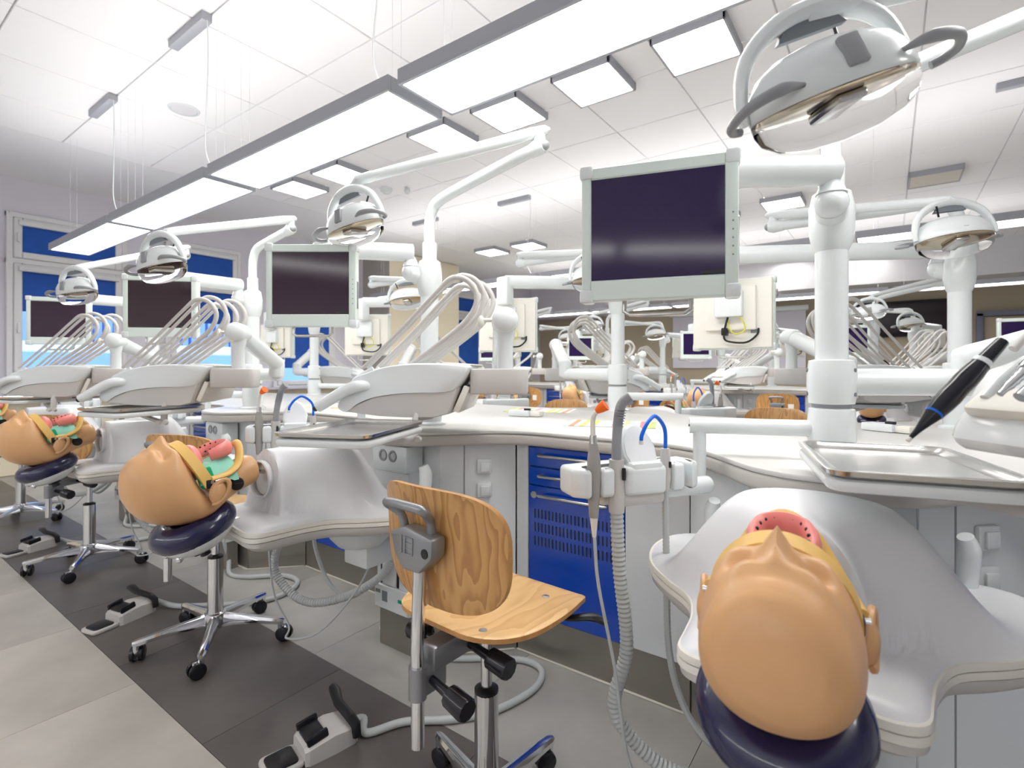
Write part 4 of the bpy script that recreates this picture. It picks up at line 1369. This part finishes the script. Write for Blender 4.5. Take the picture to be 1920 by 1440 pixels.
    for k in range(5):
        a = radians(90 + 72 * k)
        d = Vector((cos(a), sin(a), 0))
        q = Vector((-sin(a), cos(a), 0))
        rings = []
        for r, w, zt, zb in ((0.025, 0.019, 0.105, 0.060), (0.10, 0.016, 0.096, 0.066), (0.18, 0.0135, 0.085, 0.064), (0.235, 0.0125, 0.078, 0.060), (0.248, 0.008, 0.074, 0.062)):
            rings.append([d * r + q * (w * cx) + Vector((0, 0, zb + (zt - zb) * cz)) for cx, cz in ((-1, 0.0), (1, 0.0), (1, 0.55), (0.6, 0.92), (0, 1.0), (-0.6, 0.92), (-1, 0.55))])
        lg = t.part('leg', MB().loft(rings), 'chrome', angle=30)
        e = d * 0.236
        sw = a + radians(60 + 50 * k)
        w = Vector((cos(sw), sin(sw), 0))
        fw = Vector((-w.y, w.x, 0))
        cs = t.part('caster', MB().cyl(e + Vector((0, 0, 0.066)), e + Vector((0, 0, 0.044)), 0.010).box(e + fw * 0.010 + Vector((0, 0, 0.040)), (0.020, 0.034, 0.024), 0.006, M=Matrix.Rotation(math.atan2(fw.y, fw.x) - pi / 2, 4, 'Z')), 'chrome', lg)
        wl_ = MB()
        ct = e + fw * 0.014 + Vector((0, 0, 0.026))
        for s in (-1, 1):
            wl_.tube([ct + w * (s * 0.006), ct + w * (s * 0.009), ct + w * (s * 0.018), ct + w * (s * 0.021)], [0.024, 0.026, 0.025, 0.019], 20)
        t.part('wheel', wl_, 'black_gloss', lg)
    return t


def pedal(hose):
    """own frame: centre on the floor, hose end towards +y, foot plate towards -y"""
    t = Thing('foot_pedal', (0, 0, 0))
    b = t.part('body', MB().loft([[Vector((x * k, y, z)) for x, z in ((-0.052, 0.0), (0.052, 0.0), (0.050, h * 0.8), (0.036, h), (-0.036, h), (-0.050, h * 0.8))] for y, k, h in ((-0.045, 0.86, 0.040), (-0.035, 0.98, 0.046), (0.03, 1.0, 0.058), (0.085, 0.92, 0.050), (0.095, 0.80, 0.044))]), 'taupe', angle=25)
    t.part('foot_plate', MB().prism(fillet([(-0.045, -0.135), (0.045, -0.135), (0.045, -0.04), (-0.045, -0.04)], 0.02, 4), 0.0, 0.014, 0.005), 'taupe', b)
    t.part('tread', MB().prism(fillet([(-0.032, -0.125), (0.032, -0.125), (0.036, -0.055), (-0.036, -0.055)], 0.014, 4), 0.013, 0.019, 0.002), 'black')
    t.part('toe_pad', MB().box((0, -0.012, 0.050), (0.062, 0.05, 0.018), 0.006, M=RX(8)), 'black')
    for s in (-1, 1):
        t.part('pad_wing', MB().box((s * 0.038, -0.012, 0.056), (0.012, 0.055, 0.022), 0.004, M=RX(10)), 'black_gloss')
    t.part('carry_bar', MB().tube([(0.052, 0.088, 0.020), (0.050, 0.085, 0.052), (0.038, 0.078, 0.066), (-0.04, 0.075, 0.070), (-0.085, 0.085, 0.076), (-0.115, 0.09, 0.074)], [0.009, 0.010, 0.010, 0.010, 0.012, 0.010], 8, flat=1.3), 'black')
    t.part('hose', MB().tube(hose, 0.0105, 12, 8), 'hose_grey')
    return t


# ------------------------------------------------------------------ assembly
def st(k):
    return SM(XF - PITCH * k, YF)


def so(k):
    return SM(XO - PITCH * k, YO, pi)


def s2(k):
    return SM(XF - PITCH * k, YF + DB)


def s3(k):
    return SM(XO - PITCH * k, YO + DB, pi)


def lab_o(noun, k):
    return '%s, front bench far side, %s from right' % (noun, RANK[k])


def lab_2(noun, k):
    return '%s, second bench near side, %s from right' % (noun, RANK[k + 1])


def lab_3(noun, k):
    return '%s, second bench far side, %s from right' % (noun, RANK[k])


def place_copies(root, noun, cat, group, front=(1, 2, 3), opp=(0, 1, 2, 3), near2=(-1, 0, 1, 2, 3), far2=(), back=0.0):
    D = Matrix.Translation((0, -back, 0))
    for k in front:
        tag(put(clone(root), st(k) @ D), '%s, %s' % (noun, FRONT[k]), cat, group)
    for k in opp:
        tag(put(clone(root), so(k) @ D), lab_o(noun, k), cat, group)
    for k in near2:
        tag(put(clone(root), s2(k) @ D), lab_2(noun, k), cat, group)
    for k in far2:
        tag(put(clone(root), s3(k) @ D), lab_3(noun, k), cat, group)


# --- posts and monitors
MZ = 1.275
mon = [((-0.376, 1.012), 16.6, 'screen_violet', -86), ((-1.565, 1.014), 36, 'screen_plum', 222), ((-2.632, 0.955), 46, 'screen_brown', 225), ((-3.93, 0.90), 58, 'screen_plum', 225)]
MN = ['large pale monitor with violet screen', 'pale monitor with plum screen', 'pale monitor with dark brown screen', 'small pale monitor with plum screen']
m2 = None
for k, ((mx, my), rot, scr, ba) in enumerate(mon):
    back = Vector((mx, my, 0)) + RZ(rot) @ Vector((0, 0.11, 0))
    loc = (back.x - (XF - PITCH * k), back.y - YF)
    p = post(ba, loc)
    put(p.root, st(k))
    p.tag('white unit post with monitor arm, %s' % FRONT[k], 'post', 'unit posts')
    m = monitor(scr)
    m.root.matrix_basis = Matrix.Translation((mx, my, MZ)) @ RZ(rot)
    m.tag('%s, %s' % (MN[k], FRONT[k]), 'monitor', 'monitors on arms')
    if k == 0:
        m1 = m
    if k == 1:
        p2 = p
# far side of the front bench: monitors seen from behind (station frame offsets)
omon = [((0.70, 0.26), 0, 1.21), ((0.48, 0.28), 28, 1.22), ((0.40, 0.19), 34, 1.22), ((0.35, 0.1), 20, 1.22)]
for k, ((ox_, oy_), rot, z) in enumerate(omon):
    back = Vector((ox_, oy_, 0)) + RZ(rot) @ Vector((0, 0.11, 0))
    p = post(-40, (back.x, back.y))
    put(p.root, so(k))
    p.tag(lab_o('white unit post with monitor arm', k), 'post', 'unit posts')
    c = clone(m1.root)
    c.matrix_basis = so(k) @ Matrix.Translation((ox_, oy_, z)) @ RZ(rot)
    tag(c, lab_o('pale monitor seen from behind', k), 'monitor', 'monitors on arms')
for k in (-1, 0, 1, 2, 3):
    tag(put(clone(p2.root), s2(k)), lab_2('white unit post with monitor arm', k), 'post', 'unit posts')
    c = clone(m1.root)
    off = (-0.147 - (0.25 if k == -1 else 0), -0.40)
    c.matrix_basis = s2(k) @ Matrix.Translation((off[0], off[1], MZ - 0.045)) @ RZ(36 if k != -1 else 10)
    tag(c, lab_2('pale monitor with violet screen', k), 'monitor', 'monitors on arms')
for k in (0, 1, 2, 3):
    tag(put(clone(p2.root), s3(k)), lab_3('white unit post with monitor arm', k), 'post', 'unit posts')
    c = clone(m1.root)
    c.matrix_basis = s3(k) @ Matrix.Translation((-0.147, -0.40, MZ)) @ RZ(36)
    tag(c, lab_3('pale monitor seen from behind', k), 'monitor', 'monitors on arms')

# --- operating lamps
LG = 'operating lamps on folding arms'
lamps = [((0.50, 0.0, 1.72), (0.068, -0.545, 1.515), (0.043, -0.56, 1.385), 34, 19, 6), ((0.50, 0.0, 1.72), (0.01, -0.326, 1.622), (-0.022, -0.326, 1.47), 4, 8, 12),
         ((0.36, 0.0, 1.68), (0.44, -0.56, 1.535), (0.420, -0.578, 1.40), 12, 6, 10), ((0.50, 0.0, 1.70), (0.72, -0.58, 1.51), (0.70, -0.584, 1.385), 18, 4, 10)]
LN = ['large operating lamp with clear lens in the foreground', 'white operating lamp with grey handles', 'white operating lamp', 'small white operating lamp']
L2 = None
for k, a in enumerate(lamps):
    l = op_lamp(*a)
    put(l.root, st(k))
    l.tag('%s, %s' % (LN[k], FRONT[k]), 'lamp', LG)
    if k == 1:
        L2 = l
lo = op_lamp((0.60, 0.0, 1.60), (0.05, 0.17, 1.56), (0.03, 0.18, 1.43), 30, -6, 10)
put(lo.root, so(0))
lo.tag(lab_o('white operating lamp with round yoke', 0), 'lamp', LG)
place_copies(lo.root, 'white operating lamp with round yoke', 'lamp', LG, (), (1, 2, 3), (), (0, 1, 2, 3))
place_copies(L2.root, 'white operating lamp', 'lamp', LG, (), (), (-1, 0, 1, 2, 3))

# --- consoles and trays
CG, TG = 'instrument consoles', 'steel instrument trays'
cons = [dict(pil=(0.735, -0.345), yaw=-50, lift=0.025, J=(0.26, 0.17), tray_c=(0.115, -0.315), tray_a=14, handles=(1,)), dict(pil=(0.468, -0.146), yaw=-60, tray_c=(0.285, -0.555), tray_a=24),
        dict(pil=(0.58, -0.36), yaw=-50, J=(0.34, -0.06), tray_c=(0.30, -0.60), tray_a=14), dict(pil=(0.70, -0.42), yaw=-44, J=(0.34, -0.06), tray_c=(0.30, -0.62), tray_a=10)]
for k, a in enumerate(cons):
    c, tr = console(**a)
    put(c.root, st(k)); put(tr.root, st(k))
    c.tag('white instrument console with looped hose arms, %s' % FRONT[k], 'console', CG)
    tr.tag('shallow steel instrument tray, %s' % FRONT[k], 'tray', TG)
    if k == 2:
        C2, T2 = c, tr
place_copies(C2.root, 'white instrument console with looped hose arms', 'console', CG, (), far2=(0, 1, 2, 3))
place_copies(T2.root, 'shallow steel instrument tray', 'tray', TG, ())

# --- handpieces
HG = 'handpieces'
h1 = handpiece((0.1152, 0.8865, 1.0333), (0.0189, 0.8046, 0.91), 'scaler')
h1.tag('black handpiece with white ring and blue band above the foreground tray', 'handpiece', HG)
h2 = handpiece((0.1782, 0.8883, 1.0495), (0.1053, 0.8262, 0.9694), 'thin')
h2.tag('dark motor handpiece with thin chrome spigot at the right edge', 'handpiece', HG)
h3 = handpiece((0.198, 0.891, 1.0468), (0.1224, 0.828, 0.9658), 'thick')
h3.tag('dark motor handpiece with thick chrome spigot at the right edge', 'handpiece', HG)
inv = st(0).inverted()
for k, fn, lb in ((0, so, lab_o), (1, so, lab_o), (2, so, lab_o), (0, s2, lab_2), (1, s2, lab_2), (2, s2, lab_2)):
    c = clone(h1.root)
    c.matrix_basis = fn(k) @ inv @ h1.root.matrix_basis
    tag(c, lb('black handpiece hanging from the console', k), 'handpiece', HG)

# --- suction holders and instruments
for fnc, noun, cat, grp in ((suction_holder, 'white suction holder on a bent arm', 'holder', 'suction holders'), (curing_light, 'grey curing light with orange shield in the holder', 'curing light', 'curing lights'),
                            (suction_tip, 'grey suction nozzle on corrugated hose', 'suction hose', 'suction hoses'), (saliva_tip, 'saliva ejector with bent blue tip', 'ejector', 'saliva ejectors')):
    t = fnc()
    put(t.root, st(0))
    t.tag('%s, %s' % (noun, FRONT[0]), cat, grp)
    place_copies(t.root, noun, cat, grp)

# --- manikins
hd = head()
HM1 = st(0) @ Matrix.Translation((-0.012, 0.090, 0)) @ Matrix.Translation((0, -0.66, 0)) @ RZ(6) @ Matrix.Translation((0, 0.66, 0)) @ Matrix.Translation((0, 0.62 + OY, 0.70)) @ RX(1) @ Matrix.Translation((0, -0.62 - OY, -0.70))
put(hd.root, HM1)
hd.tag('tan manikin head seen from its crown, %s' % FRONT[0], 'manikin head', 'manikin heads')
place_copies(hd.root, 'tan manikin head with open mouth', 'manikin head', 'manikin heads')
hr = headrest()
put(hr.root, HM1)
hr.tag('navy padded headrest under the large head, %s' % FRONT[0], 'headrest', 'headrests')
place_copies(hr.root, 'navy padded headrest under the head', 'headrest', 'headrests')
sh = shell()
put(sh.root, st(0))
sh.tag('white moulded torso shell, %s' % FRONT[0], 'manikin torso', 'manikin torsos')
place_copies(sh.root, 'white moulded torso shell', 'manikin torso', 'manikin torsos', back=0.095)

# --- stools
SG = 'wooden lab stools'
s = stool()
s.root.matrix_basis = SM(-0.70, 0.87, radians(-3))
s.tag('large wooden lab stool with grey handle, empty, in the centre foreground', 'stool', SG)
for (x, y, r), lb in zip(((-2.00, 0.90, 20), (-3.29, 0.87, 24), (-4.62, 0.86, 15)), ('wooden lab stool behind the second front head', 'wooden lab stool behind the third front head', 'wooden lab stool by the windows')):
    c = clone(s.root)
    c.matrix_basis = SM(x, y, radians(r))
    tag(c, lb, 'stool', SG)
for k in range(4):
    c = clone(s.root)
    c.matrix_basis = so(k) @ SM(-0.6, -0.60, radians(8 * k - 10))
    tag(c, lab_o('wooden lab stool', k), 'stool', SG)
lbm = MB().box((0.105, -0.172, 0.66), (0.045, 0.003, 0.06), M=RZ(17)).mesh('paper_label', 'paper')
for k in range(-1, 4):
    c = clone(s.root)
    c.matrix_basis = s2(k) @ SM(-0.69, -0.55, radians((-4, 6, -2, 5, 0)[k + 1]))
    tag(c, lab_2('wooden lab stool with a paper label', k), 'stool', SG)
    o = bpy.data.objects.new('paper_label', lbm)
    COL.objects.link(o)
    o.parent = c

# --- pedals
HOSE1 = [(-1.144, 0.905), (-1.093, 0.997), (-0.991, 1.084), (-0.918, 1.185), (-0.884, 1.329), (-0.915, 1.425), (-0.99, 1.445), (-1.091, 1.39), (-1.17, 1.33), (-1.30, 1.24)]
HOSE2 = [(-2.40, 0.92), (-2.325, 0.975), (-2.158, 1.14), (-2.147, 1.271), (-2.218, 1.361), (-2.334, 1.358), (-2.455, 1.25), (-2.56, 1.22)]
PG = 'foot pedals'


def to_local(M, pts):
    I = M.inverted()
    return [I @ Vector(p) for p in pts]


M1 = SM(-1.215, 0.80, radians(-13))
hose1 = [M1 @ Vector((0, 0.085, 0.03)), M1 @ Vector((0.0, 0.13, 0.022))] + [Vector((x, y, 0.0115)) for x, y in HOSE1]
pd = pedal(to_local(M1, hose1))
pd.root.matrix_basis = M1
pd.tag('beige and black foot pedal with grey hose in the foreground', 'pedal', PG)
M2 = SM(-2.465, 0.765, radians(14))
hose2 = [M2 @ Vector((0, 0.085, 0.03)), M2 @ Vector((0.0, 0.12, 0.022))] + [Vector((x, y, 0.0115)) for x, y in HOSE2] + [Vector((-2.66, 1.26, 0.05)), Vector((-2.66, 1.24, 0.14)), Vector((-2.68, 1.25, 0.19))]
pd2 = pedal(to_local(M2, hose2))
pd2.root.matrix_basis = M2
pd2.tag('beige and black foot pedal beside the second stool', 'pedal', PG)
c = clone(pd2.root)
c.matrix_basis = SM(-3.81, 0.76, radians(14))
tag(c, 'small beige and black foot pedal beside the third stool', 'pedal', PG)

# --- things on the worktops
WZ = WT + 0.0006


def sheet(x, y, w, d, rot, label):
    o = single('striped_sheet', MB().box((0, 0, 0.0008), (w, d, 0.0016)), 'striped', label, 'sheet', 'striped sheets')
    o.matrix_basis = Matrix.Translation((x, y, WZ)) @ RZ(rot)


sheet(-0.86, 1.83, 0.33, 0.22, 20, 'colourful striped sheet on the worktop behind the suction holder')
sheet(-1.42, 2.20, 0.33, 0.22, 200, 'colourful striped sheet on the worktop behind the second console')
sheet(-2.55, 1.75, 0.33, 0.22, 15, 'colourful striped sheet on the worktop left of the second console')
for x, y, r, lb in ((-1.33, 1.90, 10, 'small white instrument box on the worktop right of the second console'), (-0.02, 2.17, -30, 'small white instrument box on the worktop behind the foreground tray'), (-2.75, 2.0, 15, 'small white instrument box on the worktop near the third post')):
    t = Thing('instrument_box', (0, 0, 0))
    t.part('case', MB().box((0, 0, 0.014), (0.10, 0.06, 0.026), 0.003), 'white_panel')
    t.part('block', MB().box((0.07, 0.01, 0.012), (0.05, 0.05, 0.022), 0.003), 'cream_white')
    t.part('clip', MB().box((0.035, -0.01, 0.031), (0.03, 0.016, 0.010), 0.003), 'black')
    t.root.matrix_basis = Matrix.Translation((x, y, WZ)) @ RZ(r)
    t.tag(lb, 'box', 'instrument boxes')
